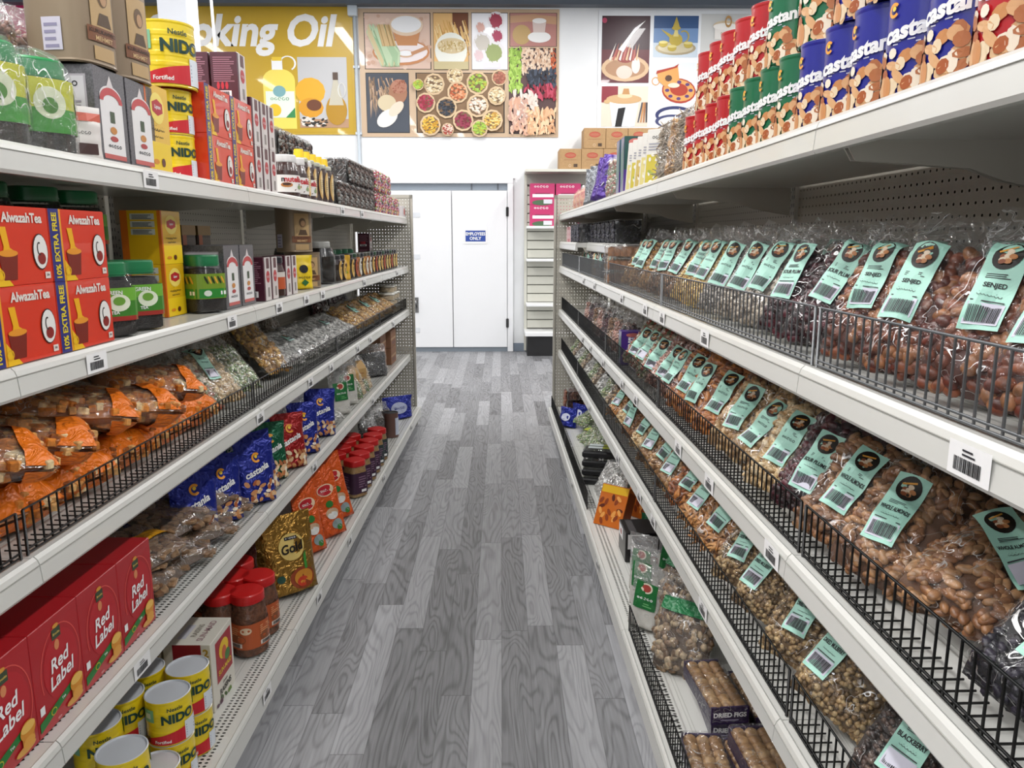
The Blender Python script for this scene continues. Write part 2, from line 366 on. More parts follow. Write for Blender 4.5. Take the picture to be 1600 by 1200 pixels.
def WP(px, py, y=WY):
    """point of the photo on the plane of the back wall"""
    cx = (px-800)/F; cz = (600-py)/F; c, s = math.cos(PITCH), math.sin(PITCH)
    fy = c+cz*s*1.0; fz = -s+cz*c; fx = cx
    c2, s2 = math.cos(YAW), math.sin(YAW); X = fx*c2+fy*s2; Y = -fx*s2+fy*c2
    t = y/Y; return X*t, CH+fz*t
def beam_ceiling():
    z1 = WP(700, 12)[1]
    mb = MB(); st = mat('59616b', .5); mb.box(XL, XR, WY-.16, WY-.02, z1, z1+.10, st); mb.box(XL, XR, WY-.1, WY-.06, z1+.1, z1+.22, st); mb.box(XL, XR, WY-.16, WY-.02, z1+.22, z1+.3, mat('aeb6bd', .5))
    b = mb.build('trim_1'); structure(b)
beam_ceiling()
def strip(i, x, y, w):
    r = empty('ceiling_light')
    mb = MB(); mb.cham(-.06, .06, -1.2, 1.2, .03, .1, .01, WHITE); mb.build('housing', r)
    em = bpy.data.materials.get('tube_glow')
    if not em:
        em = bpy.data.materials.new('tube_glow'); em.use_nodes = True; b = em.node_tree.nodes['Principled BSDF']
        b.inputs['Emission Color'].default_value = (1, .99, .97, 1); b.inputs['Emission Strength'].default_value = 6; b.inputs['Base Color'].default_value = (1, 1, 1, 1)
    mb = MB()
    mb.tube([(0, -1.17, .005), (0, 1.17, .005)], .02, em, 10); mb.build('tube', r)
    mb = MB()
    pass
    for yy in (-.8, .8): mb = MB(); mb.tube([(0, yy, .1), (0, yy, CZ-4.33)], .004, GWIRE, 5); mb.build('hanger', r)
    la = bpy.data.lights.new('tube_light', 'AREA'); la.shape = 'RECTANGLE'; la.size = .16; la.size_y = 2.35; la.energy = w; la.color = (1, .985, .97)
    lo = bpy.data.objects.new('tube_light', la); C.objects.link(lo); lo.parent = r; lo.location = (0, 0, -.03)
    r.location = (x, y, 4.33)
    reg(r, '', 'ceiling light', '', 0, 'fluorescent tubes hanging in runs over the aisles',
        'white fluorescent tube hanging under ceiling, %s from the cardboard boxes side, %s from near end' % (ORD[len(STRIPS)-1-i], ORD[LIGHTS_Y.index(y)]))
for i, (x, w) in enumerate(STRIPS):
    for y in LIGHTS_Y: strip(i, x-(.95 if i == 2 and y < 6 else 0), y, w)

# ------------------------------------------------------------------ door, conduit, baseboard, signs
def wrect(mb, a, b, y0, y1, mt):
    (xa, za), (xb, zb) = WP(*a, y0), WP(*b, y0); mb.box(min(xa, xb), max(xa, xb), y0, y1, min(za, zb), max(za, zb), mt)
fz = WP(700, 545)[1]
def door():
    xl = WP(566, 400)[0]; xr = WP(793, 400)[0]; zt = WP(700, 297)[1]; zh = WP(700, 287)[1]; zo = WP(700, 279)[1]; fw = .075
    r = empty('door_1'); structure(r)
    DW = mat('f3f4f6', .45); y = WY
    mb = MB()
    for x in (xl-fw, xr): mb.cham(x, x+fw, y-.06, y, 0, zh, .006, DW)
    mb.cham(xl-fw, xr+fw, y-.06, y, zh, zo, .006, DW); mb.box(xl-fw-.02, xr+fw+.02, y-.045, y, zo, zo+.02, DW); mb.build('frame', r)
    mb = MB(); mb.box(xl, xr, y-.012, y, zt, zh, mat('8f9aa6', .3))
    for px in (737, 778): x = WP(px, 290)[0]; mb.box(x-.01, x+.01, y-.02, y-.012, zt, zh, mat('5d646c', .4))
    mb.build('transom', r)
    xm = WP(707, 400)[0]
    for a, b in ((xl, xm), (xm, xr)):
        mb = MB(); mb.cham(a+.006, b-.006, y-.045, y-.005, .06, zt-.01, .004, DW); L_ = mb.build('panel', r)
    mb = MB(); mb.box(xl, xr, y-.03, y, .0, .06, mat('7d868f', .5)); mb.build('threshold', r)
    for py in (331, 504):
        mb = MB(); z = WP(790, py)[1]; mb.box(xr-.02, xr+.015, y-.065, y-.05, z-.055, z+.055, BLACK); mb.tube([(xr-.003, y-.07, z-.06), (xr-.003, y-.07, z+.06)], .012, BLACK); mb.build('hinge', r)
    mb = MB(); x, z = WP(651, 476); mb.tube([(x, y-.05, z-.05), (x, y-.09, z-.04), (x, y-.09, z+.05), (x, y-.05, z+.06)], .012, mat('8a8a8a', .3, 1)); mb.box(x-.03, x+.03, y-.055, y-.045, z-.1, z+.1, mat('8a8a8a', .3, 1)); mb.build('handle', r)
    for py in (504, 336, 400):
        pass
    for px, py in ((651, 336), (651, 401), (651, 515)):
        x, z = WP(px, py); mb = MB(); mb.box(x-.05, x+.05, y-.05, y-.046, z-.03, z+.03, mat('dfe3e8', .4)); mb.build('notice', r)
door()
mb = MB(); r = None
x0, z0 = WP(725, 381, WY-.05); x1, z1 = WP(761, 355, WY-.05); y = WY-.049
mb = MB(); mb.box(x0, x1, y-.002, y, z0, z1, PAPER); A = Art(mb, lambda a, b, l: (a, y-.002-l*.001, b))
w = x1-x0; h = z1-z0; A.rect(x0+.02, z0+h*.14, x1-.02, z1-h*.2, mat('2b4a9e', .5)); A.text('EMPLOYEES', (x0+x1)/2, z0+h*.6, h*.2, PAPER, bold=.03, maxw=w*.84); A.text('ONLY', (x0+x1)/2, z0+h*.33, h*.2, PAPER, bold=.03)
o = mb.build('door_sign'); reg(o, '', 'sign', '', 0, None, 'blue employees only sign taped to the white double door')
mb = MB()
for a, b in ((XL, WP(560, 400)[0]), (WP(799, 400)[0], XR)): mb.box(a, b, WY-.012, WY, 0, .11, mat('7f8a98', .5))
structure(mb.build('baseboard_back'))
def conduit():
    x, zt = WP(552, 20); mt = mat('c9d3dc', .4); r = empty('wall_conduit')
    z1 = .0
    mb = MB(); mb.tube([(x+.02, WY-.03, 1.2), (x+.02, WY-.03, zt)], .02, mt, 8)
    for z in (2.0, 2.8, 3.6): mb.box(x-.02, x+.06, WY-.035, WY, z, z+.03, mt)
    mb.build('pipe', r)
    xa, za = WP(545, 27); xb, zb = WP(559, 8)
    mb = MB(); mb.cham(xa, xb, WY-.09, WY, za, zb, .008, mt); mb.build('junction_box', r)
    reg(r, '', 'conduit', '', 0, None, 'pale grey metal conduit with junction box on wall beside yellow sign')
conduit()
def column():
    a = WP(252, 100, 7.2)[0]; b = WP(299, 100, 7.2)[0]
    mb = MB(); mb.cham(a, b, 7.2, 7.2+(b-a), 0, CZ, .01, mat('e8ebf2', .5)); structure(mb.build('wall_column'))
column()
mb = MB(); xa = WP(338, 60, 5.2)[0]; mb.tube([(xa, 5.2, 2.0), (xa-.02, 5.2, 3.2), (xa-.06, 5.2, CZ)], .009, mat('f0f2f6', .3), 6)
o = mb.build('hanging_cable'); reg(o, '', 'cable', '', 0, None, 'white cable hanging from ceiling in front of yellow sign')

def board(name, a, b, col, label, paint, cat='poster', y=WY):
    x0, z0 = WP(*a); x1, z1 = WP(*b); xl, xr, zb, zt = min(x0, x1), max(x0, x1), min(z0, z1), max(z0, z1)
    r = empty(name); r.location = (xl, y-.012, zb)
    mb = MB(); mb.box(0, xr-xl, 0, .010, 0, zt-zb, mat(col, .35, 0, .4)); mb.build('board', r)
    W, H = xr-xl, zt-zb
    # u, v are fractions of the board
    sx, sz = abs(b[0]-a[0]), abs(b[1]-a[1])
    def uv(px, py): x, z = WP(px, py); return x-xl, z-zb
    paint(r, uv, W, H)
    reg(r, '', cat, '', 0, 'pictures mounted high on the back wall', label)
def pic(r, uv, a, b, col, fn, name='picture', border=True, gl=.3):
    (x0, z0), (x1, z1) = uv(*a), uv(*b); x0, x1 = sorted((x0, x1)); z0, z1 = sorted((z0, z1))
    mb = MB()
    A = Art(mb, lambda u, v, l: (x0+u*(x1-x0), -.001-l*.0012, z0+v*(z1-z0)))
    if border: A.rect(-.012, -.012, 1.012, 1.012, INK, 0)
    A.rect(0, 0, 1, 1, mat(col, .4, 0, gl), 1); fn(A, (x1-x0)/(z1-z0)); return mb.build(name, r)
def scatter(A, cols, n, x0, z0, x1, z1, r, asp, seed, l=3, inside=None):
    rn = random.Random(seed)
    for i in range(n):
        x, z = rn.uniform(x0, x1), rn.uniform(z0, z1)
        if inside and not inside(x, z): continue
        A.ell(x, z, r*rn.uniform(.8, 1.2)/asp, r*rn.uniform(.6, 1), mat(rn.choice(cols), .5), l+rn.random()*.8, 7, rn.uniform(0, 3))
def sack(A, cx, cz, rr, cols, asp, seed):
    A.ell(cx, cz, rr*1.25/asp, rr*1.25, mat('dcc09a', .6), 2, 11); A.ell(cx, cz, rr*1.02/asp, rr*1.02, mat('7b6046', .6), 3, 11)
    rn = random.Random(seed)
    for i in range(80):
        a, q = rn.uniform(0, 6.28), math.sqrt(rn.random())*rr*.93
        A.ell(cx+q*math.cos(a)/asp, cz+q*math.sin(a), .024/asp, .016, mat(rn.choice(cols), .5), 4+rn.random(), 7, rn.uniform(0, 3))
def grain_board(r, uv, W, H):
    P1 = lambda *a: pic(r, uv, *a)
    def rice(A, q):
        scatter(A, ['d9b8a4', 'cfa892', 'e3c8b6'], 90, .02, .02, .98, .98, .05, q, 2, 2)
        A.ell(.55, .3, .44, .24, mat('c98a5c', .5), 3); A.ell(.55, .31, .41, .2, mat('f0e6e6', .5), 4)
        A.poly([(.42, .72), (.86, .72), (.80, .42), (.50, .42)], mat('c98d5e', .5), 5); A.ell(.64, .78, .26, .19, mat('e5cdb4', .5), 6); A.ell(.64, .8, .23, .15, mat('eff0f2', .5), 7)
        A.ell(.62, .27, .13, .07, mat('d7b294', .5), 5); A.ell(.62, .28, .11, .05, mat('f6f6f8', .5), 6); A.poly([(.7, .3), (.72, .24), (.97, .36), (.96, .42)], mat('c58f67', .5), 6)
        rn = random.Random(5)
        for i in range(70):
            x = rn.uniform(.02, .3); A.poly([(x, .62+rn.random()*.2), (x+.012, .62+rn.random()*.2), (x+.24, .04+rn.random()*.3), (x+.22, .03)], mat(rn.choice(['a9c8a0', 'c2d8b4', '8fb389', 'd6c69a']), .5), 5+rn.random())
        for i in range(30):
            x = rn.uniform(.18, .38); A.poly([(x, .8), (x+.015, .78), (x+.1, .42), (x+.08, .4)], mat(rn.choice(['c9a873', 'd8b987', 'ab8a55']), .5), 6.2+rn.random())
    P1((569, 21), (673, 108), 'ddbfae', rice)
    def bowl(A, q):
        A.rect(.55, .5, 1, 1, mat('6d3a1c', .5), 2)
        rn = random.Random(7)
        for i in range(80):
            x = rn.uniform(.0, .95); z = rn.uniform(.45, .88); A.poly([(x, z), (x+.02, z+.01), (x+.13, z-.22), (x+.1, z-.24)], mat(rn.choice(['d8a85c', 'eec988', 'c08c3e', 'f2d79e']), .5), 3+rn.random())
        A.ell(.5, .34, .47, .32, mat('eaebe2', .4), 5); A.rect(0, 0, 1, .14, mat('c7b98e', .5), 5.5); A.ell(.52, .42, .42, .14, mat('d7c39a', .5), 6); scatter(A, ['cbb075', 'e8dcb8', 'b79a5a'], 90, .15, .33, .9, .5, .016, q, 3, 7, lambda x, z: ((x-.52)/.4)**2+((z-.42)/.13)**2 < 1)
    P1((677, 21), (732, 109), 'e6b978', bowl)
    def pills(A, q):
        for cx, cz, rr, cc in ((.68, .87, .13, 'a8324c'), (.72, .6, .1, 'b03a5c'), (.3, .48, .15, 'cfc8be'), (.62, .3, .17, '9aa868'), (.25, .75, .08, 'e0b0a4'), (.2, .25, .09, 'e6ccd0')):
            A.ell(cx, cz, rr*1.25/q, rr*1.25, mat('f0edf0', .5), 2, 12); A.ell(cx, cz, rr/q*.9, rr*.9, mat(cc, .5), 3, 12); scatter(A, [cc], 30, cx-rr/q, cz-rr, cx+rr/q, cz+rr, .018, q, 4, 4, lambda x, z: ((x-cx)*q)**2+(z-cz)**2 < rr*rr)
        A.rect(.3, .02, .8, .12, mat('e9e2ee', .5), 2)
    P1((737, 21), (793, 109), 'f6f5fa', pills)
    def flour(A, q):
        A.poly([(0, .7), (.4, .75), (1, .66), (1, .9), (.5, .97), (0, .92)], mat('c69a78', .5), 2); A.ell(.25, .35, .2, .3, mat('c0a06a', .5), 3); A.ell(.63, .28, .25, .17, mat('f0efee', .5), 4); A.poly([(.5, .42), (.75, .42), (.78, .78), (.48, .76)], mat('d9c6c0', .5), 5); A.ell(.63, .77, .15, .08, mat('f2f0ee', .5), 6)
    P1((797, 21), (869, 73), 'b88078', flour)
    def beans(A, q):
        A.rect(0, 0, 1, 1, mat('5a4040', .5), 1.5)
        scatter(A, ['9cc24c', 'b6d766', '86ab3c'], 170, 0, .5, .26, 1, .022, q, 11, 2)
        scatter(A, ['e6c8ac', 'd4ac8e', 'f0d9c2'], 220, .26, .7, .95, 1, .02, q, 12, 2)
        scatter(A, ['c45a34', 'd87044'], 50, .9, .6, 1, 1, .014, q, 13, 3)
        scatter(A, ['1f2430', '2c3444', '454f60'], 120, .38, .56, 1, .75, .024, q, 14, 3.5)
        scatter(A, ['a0243c', 'c04860', '7e1a30'], 46, .34, .42, 1, .56, .03, q, 15, 4)
        scatter(A, ['e8d8cc', 'd9c0b0', 'efe4dc'], 80, .1, .2, .6, .48, .03, q, 16, 4); scatter(A, ['d9a78c', 'e6c0a8', 'caa090'], 110, .0, .0, .42, .4, .028, q, 17, 3)
        scatter(A, ['e2b48c', 'efcda6', 'd39e74'], 130, .4, .0, 1, .28, .028, q, 18, 4)
    P1((796, 77), (867, 208), '7c5a50', beans)
    def tray(A, q):
        A.rect(0, 0, 1, 1, mat('4b515c', .6), 1.5)
        rn = random.Random(8)
        for i in range(60):
            x = rn.uniform(.05, .6); z = rn.uniform(.5, .95); A.poly([(x, z), (x+.03, z+.01), (x-.02+rn.random()*.2, z-.3)], mat(rn.choice(['c5a68a', 'a98a6b', '7d6450']), .5), 2+rn.random())
        A.ell(.75, .68, .22, .2, mat('a8765a', .5), 4); A.ell(.78, .78, .19, .12, mat('b8826a', .5), 5); scatter(A, ['94543c', 'b0705a'], 50, .62, .68, .95, .88, .014, q, 3, 6)
        A.ell(.48, .5, .22, .14, mat('d8c8a6', .5), 3); A.ell(.48, .24, .26, .14, mat('ece9e4', .5), 5, rot=.35); A.ell(.7, .4, .2, .1, mat('e6d8c4', .5), 5, rot=.5)
    P1((572, 115), (640, 207), '5a606b', tray)
    def sacks(A, q):
        A.rect(0, 0, 1, 1, mat('8a6d50', .6), 1.5)
        g = ['b7b43a', '8aa83c', 'a9cf50']; t = ['e3cfa8', 'd2b98a', 'efe2c6']
        for i, (cx, cz, rr, cc) in enumerate(((.2, .82, .15, t), (.44, .97, .12, t), (.7, .84, .16, g), (.95, .93, .11, ['b9745c', '9a5542']), (.47, .68, .15, ['b8542c', 'd98a5a', 'e6a880']),
            (.1, .5, .14, ['9a1f38', 'b8405a']), (.34, .42, .15, ['20242c', '39404c']), (.7, .45, .16, ['ead9c4', 'd6b49c', 'f2e8da']), (.92, .62, .13, t), (.53, .2, .15, ['7a1730', '9c3550']),
            (.15, .12, .15, ['d9a832', 'efc658', 'c48c20']), (.87, .2, .15, ['e2b95a', 'c99840', 'f0d58c']), (.72, .06, .12, g), (.02, .8, .08, g), (.35, .04, .09, ['a84838', 'e6d0c0']))):
            sack(A, cx, cz, rr, cc, q, i)
    P1((651, 115), (787, 207), '8a6d50', sacks)
board('wall_poster', (566, 214), (874, 15), 'cdb193', 'tan board of rice, grain and bean pictures above the double door', grain_board)
def tea_board(r, uv, W, H):
    P1 = lambda a, b, c, f: pic(r, uv, a, b, c, f, border=False)
    def glass(A, q):
        A.rect(0, 0, 1, .5, mat('5c1420', .4, 0, .4), 2); A.ell(.5, .22, .5, .2, mat('d6b48e', .4), 3); A.ell(.5, .22, .42, .14, mat('b08460', .4), 4)
        A.ell(.48, .16, .17, .1, mat('e2cabc', .3), 5); A.ell(.72, .26, .09, .12, mat('ead8d4', .3), 5); A.ell(.5, .42, .22, .12, mat('8e2a20', .4), 5)
        for i in range(9): A.poly([(.15+i*.07, .35), (.19+i*.07, .33), (.3+i*.06, .6)], mat(['e8dcd4', 'b04028', 'd8b080'][i % 3], .3), 6)
        A.poly([(.35, .5), (.45, .46), (.62, .7), (.9, .93), (.68, .82)], mat('f0ecee', .3), 6.5); A.ell(.05, .93, .05, .04, mat('b03a5a', .4), 5)
    P1((941, 25), (1013, 130), '391822', glass)
    def pot(A, q):
        A.rect(0, .0, 1, .35, mat('c9d6e2', .4), 1.5); A.rect(0, .35, 1, .7, mat('6f8fbb', .4), 1.5); A.ell(.5, .22, .46, .17, mat('b0a284', .3, .4), 3); A.ell(.5, .23, .4, .13, mat('cfc5a8', .3, .4), 4)
        G = mat('c2ac52', .3, .4); G2 = mat('e2d48c', .3, .4)
        A.ell(.5, .42, .15, .15, G, 6); A.poly([(.44, .5), (.56, .5), (.53, .68), (.47, .68)], G2, 6.5); A.ell(.5, .7, .1, .05, G, 7); A.poly([(.42, .72), (.58, .72), (.5, .98)], G, 6.5)
        A.poly([(.37, .46), (.4, .54), (.16, .68), (.2, .63)], G, 6); A.ring(.68, .5, .12, .15, .03, G, 6, 14, -80, 130)
        for x, z in ((.22, .32), (.78, .3), (.42, .22)): A.ell(x, z, .1, .08, G, 8); A.ell(x, z+.04, .1, .035, G2, 9)
    P1((1022, 25), (1089, 90), '2c4f80', pot)
    def cup(A, q):
        RR = mat('b23a22', .35); OO = mat('e3a45c', .35)
        A.ell(.62, .32, .38, .3, RR, 3, rot=-.2); A.ell(.62, .33, .35, .26, OO, 4, rot=-.2); A.ell(.62, .35, .2, .15, RR, 5, rot=-.2)
        for i in range(8): A.ell(.62+.26*math.cos(i*.785), .33+.2*math.sin(i*.785), .05, .04, mat('5a3a78', .4), 6, 8)
        A.poly([(.12, .78), (.58, .9), (.62, .6), (.5, .44), (.3, .42), (.15, .56)], OO, 7); A.poly([(.1, .72), (.56, .88), (.6, .97), (.5, .9), (.12, .8)], RR, 8); A.ring(.1, .55, .09, .1, .02, OO, 7); A.ell(.38, .62, .08, .08, mat('5a3a28', .4), 8, 8); A.ell(.5, .45, .13, .06, mat('ecdcc8', .4), 8.5)
    P1((1018, 98), (1086, 163), 'e9eef4', cup)
    def pan(A, q):
        A.rect(0, .6, .35, 1, mat('8c1c2c', .4), 2); A.poly([(.17, .68), (.8, .6), (.72, 0), (.24, 0)], mat('dfe5ea', .2, .5), 3); A.ell(.48, .68, .38, .12, mat('cfa878', .3), 4); A.ell(.5, .76, .16, .06, mat('e8d0a8', .3), 5); A.poly([(.44, .8), (.6, .8), (.58, .94), (.47, .94)], mat('c08c50', .3), 6)
        A.poly([(.36, .45), (.52, .48), (.44, 0), (.3, 0)], INK, 6); A.ell(.12, .62, .07, .05, mat('d2b07c', .3), 6)
        for i in range(4): A.poly([(.78+i*.06, .1), (.81+i*.06, .1), (.9+i*.03, .6), (.86+i*.03, .6)], mat(['4a4a50', 'c99058', 'a8744c', '3c3c44'][i], .3), 6)
    P1((940, 135), (1011, 198), 'e8dccb', pan)
    def plates(A, q):
        A.ell(.55, .55, .45, .42, mat('2a3266', .3), 3, 26); A.ell(.55, .5, .37, .32, WHITE, 4, 26); A.ell(.5, .25, .4, .32, mat('3a4270', .3), 5); A.ell(.5, .22, .32, .24, WHITE, 6)
    P1((1017, 165), (1083, 198), 'f4f6fa', plates)
    def cakes(A, q):
        for i, (z, w) in enumerate(((.2, .8), (.48, .66), (.74, .52))):
            A.ell(.5, z+.14, w/2, .05, mat('d9c7a8', .4), 3+i*3); A.rect(.5-w/2+.04, z, .5+w/2-.04, z+.13, mat('efeae4', .4), 4+i*3); A.ell(.5, z+.13, w/2, .035, mat('f8f4ee', .4), 5+i*3); A.scrib(.5, z+.06, .2, .04, mat('a08850', .4), 5.2+i*3)
        A.ring(.55, .92, .07, .06, .025, mat('b98c50', .4), 13)
    P1((1096, 22), (1164, 175), 'd3d4d2', cakes)
    def note(A, q): A.text('14500', .4, .8, .1, DARKPRINT, 3, maxw=.5); A.text('MADE', .4, .5, .16, mat('c03a7c', .5), 3, rot=.1, maxw=.7)
    P1((1168, 26), (1198, 50), 'f4f6fa', note)
board('wall_poster', (932, 214), (1215, 17), 'eff2f6', 'white glossy board of coffee pot, cup and tableware pictures above cardboard boxes', tea_board)
def oil_board(r, uv, W, H):
    def paint(A, q):
        A.text('Cooking Oil', .48, .77, .33, PAPER, 3, bold=.035, shear=.12, maxw=.88)
        Y1 = mat('e8c21c', .3, 0, .3); Y2 = mat('f1dc5e', .3, 0, .3)
        A.ell(.42, .3, .085, .3, Y1, 3); A.rect(.35, .02, .49, .4, Y1, 3.2); A.poly([(.37, .4), (.47, .4), (.43, .6), (.40, .6)], Y2, 3.5); A.rect(.395, .58, .44, .62, mat('2c7fae', .3), 4)
        A.rect(.58, .03, .73, .42, Y2, 3); A.ell(.655, .42, .075, .09, Y2, 3.2); A.rect(.625, .5, .675, .58, WHITE, 3.6); A.rect(.627, .57, .673, .6, mat('e8c630', .3), 4); A.ring(.70, .55, .04, .06, .009, WHITE, 3.5, 12, -60, 160)
        A.rect(.59, .12, .725, .33, mat('e6efe2', .3), 5); A.ell(.63, .18, .03, .05, Y1, 6); A.ell(.655, .33, .03, .045, mat('78aab0', .3), 6); A.poly([(.68, .12), (.725, .12), (.725, .2)], mat('2c8a4c', .3), 6); A.scrib(.655, .27, .09, .03, mat('2c8a4c', .3), 6.5)
        A.rect(.745, .04, .975, .6, mat('c2c2c4', .4), 3); A.ell(.80, .33, .07, .11, mat('e9ac24', .4), 4, 13); A.ell(.80, .2, .06, .08, mat('dc9a1c', .4), 4.5, 11); A.ell(.815, .22, .035, .045, mat('6d3a1c', .4), 5.5)
        A.rect(.745, .04, .975, .11, mat('b89070', .4), 3.5); scatter(A, ['2a2622', 'e6e0d8'], 40, .75, .05, .87, .12, .014, q, 4, 5)
        A.ell(.92, .18, .05, .12, mat('b88a20', .25), 6); A.poly([(.885, .22), (.955, .22), (.93, .42), (.91, .42)], mat('c9c3b0', .25), 6); A.rect(.908, .42, .932, .48, mat('4c3424', .4), 7); A.ring(.948, .34, .02, .06, .006, mat('dcdcd6', .2), 7, 12)
        A.rect(.245, .28, .285, .5, mat('5a5030', .4), 3)
    pic(r, uv, (224, 207), (547, 9), 'c5a01c', paint, 'print', False, .5)
board('oil_sign', (222, 210), (550, 6), 'c9a426', 'large golden cooking oil sign with bottles beside the wall conduit', oil_board, 'sign')
def pink_board(r, uv, W, H):
    def paint(A, q): A.rect(.85, .1, .95, .25, PAPER, 3)
    pic(r, uv, (-60, 118), (194, 6), 'cf1764', paint, 'print', False, .5)
board('pink_sign', (-64, 122), (197, 3), 'cf1764', 'bright pink glossy sign high on wall behind the brown tins', pink_board, 'sign')

# ------------------------------------------------------------------ racks
def perf(mb, nx, nz, px_, pz_, rx, rz, fn, mt, x0=0, z0=0):
    """sheet with a real hole in every cell"""
    oc = [(math.cos(R(45*k)), math.sin(R(45*k))) for k in range(8)]; sq = [(1, 0), (1, 1), (0, 1), (-1, 1), (-1, 0), (-1, -1), (0, -1), (1, -1)]
    vs = []; fs = []
    for i in range(nx):
        for j in range(nz):
            cx, cz = x0+(i+.5)*px_, z0+(j+.5)*pz_; o = len(vs)
            vs += [fn(cx+a*px_/2, cz+b*pz_/2) for a, b in sq]+[fn(cx+a*rx, cz+b*rz) for a, b in oc]
            fs += [(o+k, o+(k+1) % 8, o+8+(k+1) % 8, o+8+k) for k in range(8)]
    mb.add(vs, fs, mt)
DEP = .42
def rack(side):
    nm = 'tea' if side == 'L' else 'nut'
    def back(k):
        def f():
            r = empty('rack_back_panel')
            mb = MB(); n = 47; perf(mb, n, 64, (BAY-.03)/n, .0254, .0034, .0034, lambda a, b: (a, 0, b), RACK, -(BAY-.03)/2, .16)
            mb.build('pegboard', r)
            mb = MB(); mb.box(-BAY/2+.001, BAY/2-.001, .02, .05, .1, 1.80, mat('5c5a55', .7)); mb.build('backing', r)
            for q in (-1, 1):
                mb = MB(); x = q*(BAY/2-.008); mb.box(x-.0078, x+.0078, -.012, .05, 0, 1.83, RACK)
                for j in range(60): mb.box(x-.002, x+.002, -.0122, -.0118, .2+j*.0254, .211+j*.0254, BLACK)
                mb.build('upright', r)
            mb = MB(); mb.box(-BAY/2+.001, BAY/2-.001, -.012, .05, 1.80, 1.83, RACK); mb.build('top_rail', r)
            return r
        o = inst('back', f); s = S0+(k+.5)*BAY; o.location = P(side, s, DEP+.014, 0); o.rotation_euler = (0, 0, ang(side))
        reg(o, 'grey perforated rack back panel', 'rack panel', nm+' rack', s)
    for k in range(-1, NB): back(k)
    def shelf(tier, k, dep, base, tags, perfd):
        r = empty('shelf'); hw = BAY/2-.0012
        th = .052 if not base else .075
        mb = MB(); d0 = 0.0
        if perfd:
            n = 88; perf(mb, n, 3, (2*hw)/n, .0165, .0040, .0052, lambda a, b: (a, b, -.001), SHELF, -hw, .02)
            mb.box(-hw, hw, 0, .02, -.004, -.001, SHELF); mb.box(-hw, hw, .0695, dep, -.03, -.001, SHELF); mb.box(-hw, hw, .0, .0695, -.034, -.031, mat('77756e', .7))
        else: mb.box(-hw, hw, 0, dep, -.03, -.001, SHELF)
        for dd in (.09, .1): mb.box(-hw, hw, dd, dd+.002, -.0005, .0, mat('b9b9b3', .5))
        mb.build('deck', r)
        mb = MB()
        pr = [(0, 0), (-.004, 0.002), (-.010, -.004), (-.013, -.012), (-.016, -th+.006), (-.012, -th), (0, -th)]
        vs = [(x, y, z) for x in (-hw, hw) for y, z in pr]; n = len(pr)
        mb.add(vs, [(i, i+1, n+i+1, n+i) for i in range(n-1)]+[tuple(range(n)), tuple(range(2*n-1, n-1, -1)), (0, n, 2*n-1, n-1)], SHELF)
        mb.box(-hw, hw, -.0150, -.0135, -.0135, -.0125, mat('a8a8a2', .5))
        lip = mb.build('price_rail', r)
        for t in tags:
            mb = MB(); A = Art(mb, lambda a, z, l: (a, -.0145-l*.0006+(z+.02)*.0, z)); a0 = -hw+(t % 1)*2*hw
            tw = .038; A.w0 = lambda a, z, l: (a+a0, -.0172-l*.0005, z)
            A.rect(-tw, -.046, tw, -.007, PAPER, 0); A.bars(-tw*.7, -.04, tw*.6, -.024, INK, 1); A.lines(-.012, -.021, .012, -.011, 2, DARKPRINT, 1)
            mb.build('price_tag', lip)
        if not base:
            for q in (-1, 1):
                mb = MB(); x = q*(hw-.006)
                for xx in (x-.0015, x+.0015):
                    pass
                pts = [(.03, -.03), (.05, -.062), (.24, -.075), (.30, -.095), (dep, -.115), (dep, -.03)]
                vs = [(x+e, y, z) for e in (-.002, .002) for y, z in pts]; m_ = len(pts)
                mb.add(vs, [tuple(range(m_)), tuple(range(2*m_-1, m_-1, -1))]+[(i, (i+1) % m_, m_+(i+1) % m_, m_+i) for i in range(m_)], RACK); mb.build('bracket', r)
        else:
            mb = MB(); mb.box(-hw, hw, .03, .045, -Z[tier]+.001, -th, mat('3c3c3e', .6)); mb.build('kick_plate', r)
        s = S0+(k+.5)*BAY; dd = (-BASE if base else 0)+(0 if dep > .36 or base else .41-dep)
        r.location = P(side, s, dd, Z[tier]); r.rotation_euler = (0, 0, ang(side)); reg(r, 'white metal shelf', 'shelf', TIER[tier], s, 'white metal rack shelves')
    TG = {'LA': {0: (.45,), 2: (.1, .5)}, 'LB': {-1: (), 0: (.2, .82), 1: (.2, .5, .72), 2: (.5,), 3: (.5,)}, 'LC': {0: (.98,), 1: (.5, .8), 2: (.3, .6), 3: (.3,)}, 'LD': {0: (.25,), 1: (.5,), 2: (.6,)}, 'LE': {0: (.72,), 1: (.25, .72), 2: (.5,), 3: (.5,)},
          'RA': {}, 'RB': {}, 'RC': {-1: (.28,), 0: (.88, .48), 1: (.1, .5), 2: (.2, .6)}, 'RD': {-1: (.1,), 0: (.05, .4, .66), 1: (.2, .45, .9), 2: (.3, .6)}, 'RE': {0: (.9, .4), 1: (.5, .1), 2: (.3, .7)}, 'RF': {0: (.1,), 1: (.5,), 2: (.4,)}}
    for t in [q for q in Z if q[0] == side]:
        base = t in ('LE', 'RF')
        for k in range(-1, NB):
            dep = .41+(BASE if base else 0)
            if t == 'RB':
                if k < 2: continue
                dep = .41 if k == 3 else .34
            shelf(t, k, dep, base, [x if side == 'L' else 1-x for x in TG[t].get(k, ())] if t != 'RC' or k != -1 else [.4], base or t == 'LD')
    # end panel, facing the camera
    mb = MB(); wd_ = DEP+.05; n = 18
    r = empty('rack_end_panel')
    perf(mb, n, 66, (wd_-.05)/n, .0254, .0036, .0036, lambda a, b: (0, a, b), RACK, -.04, .13); mb.build('pegboard', r)
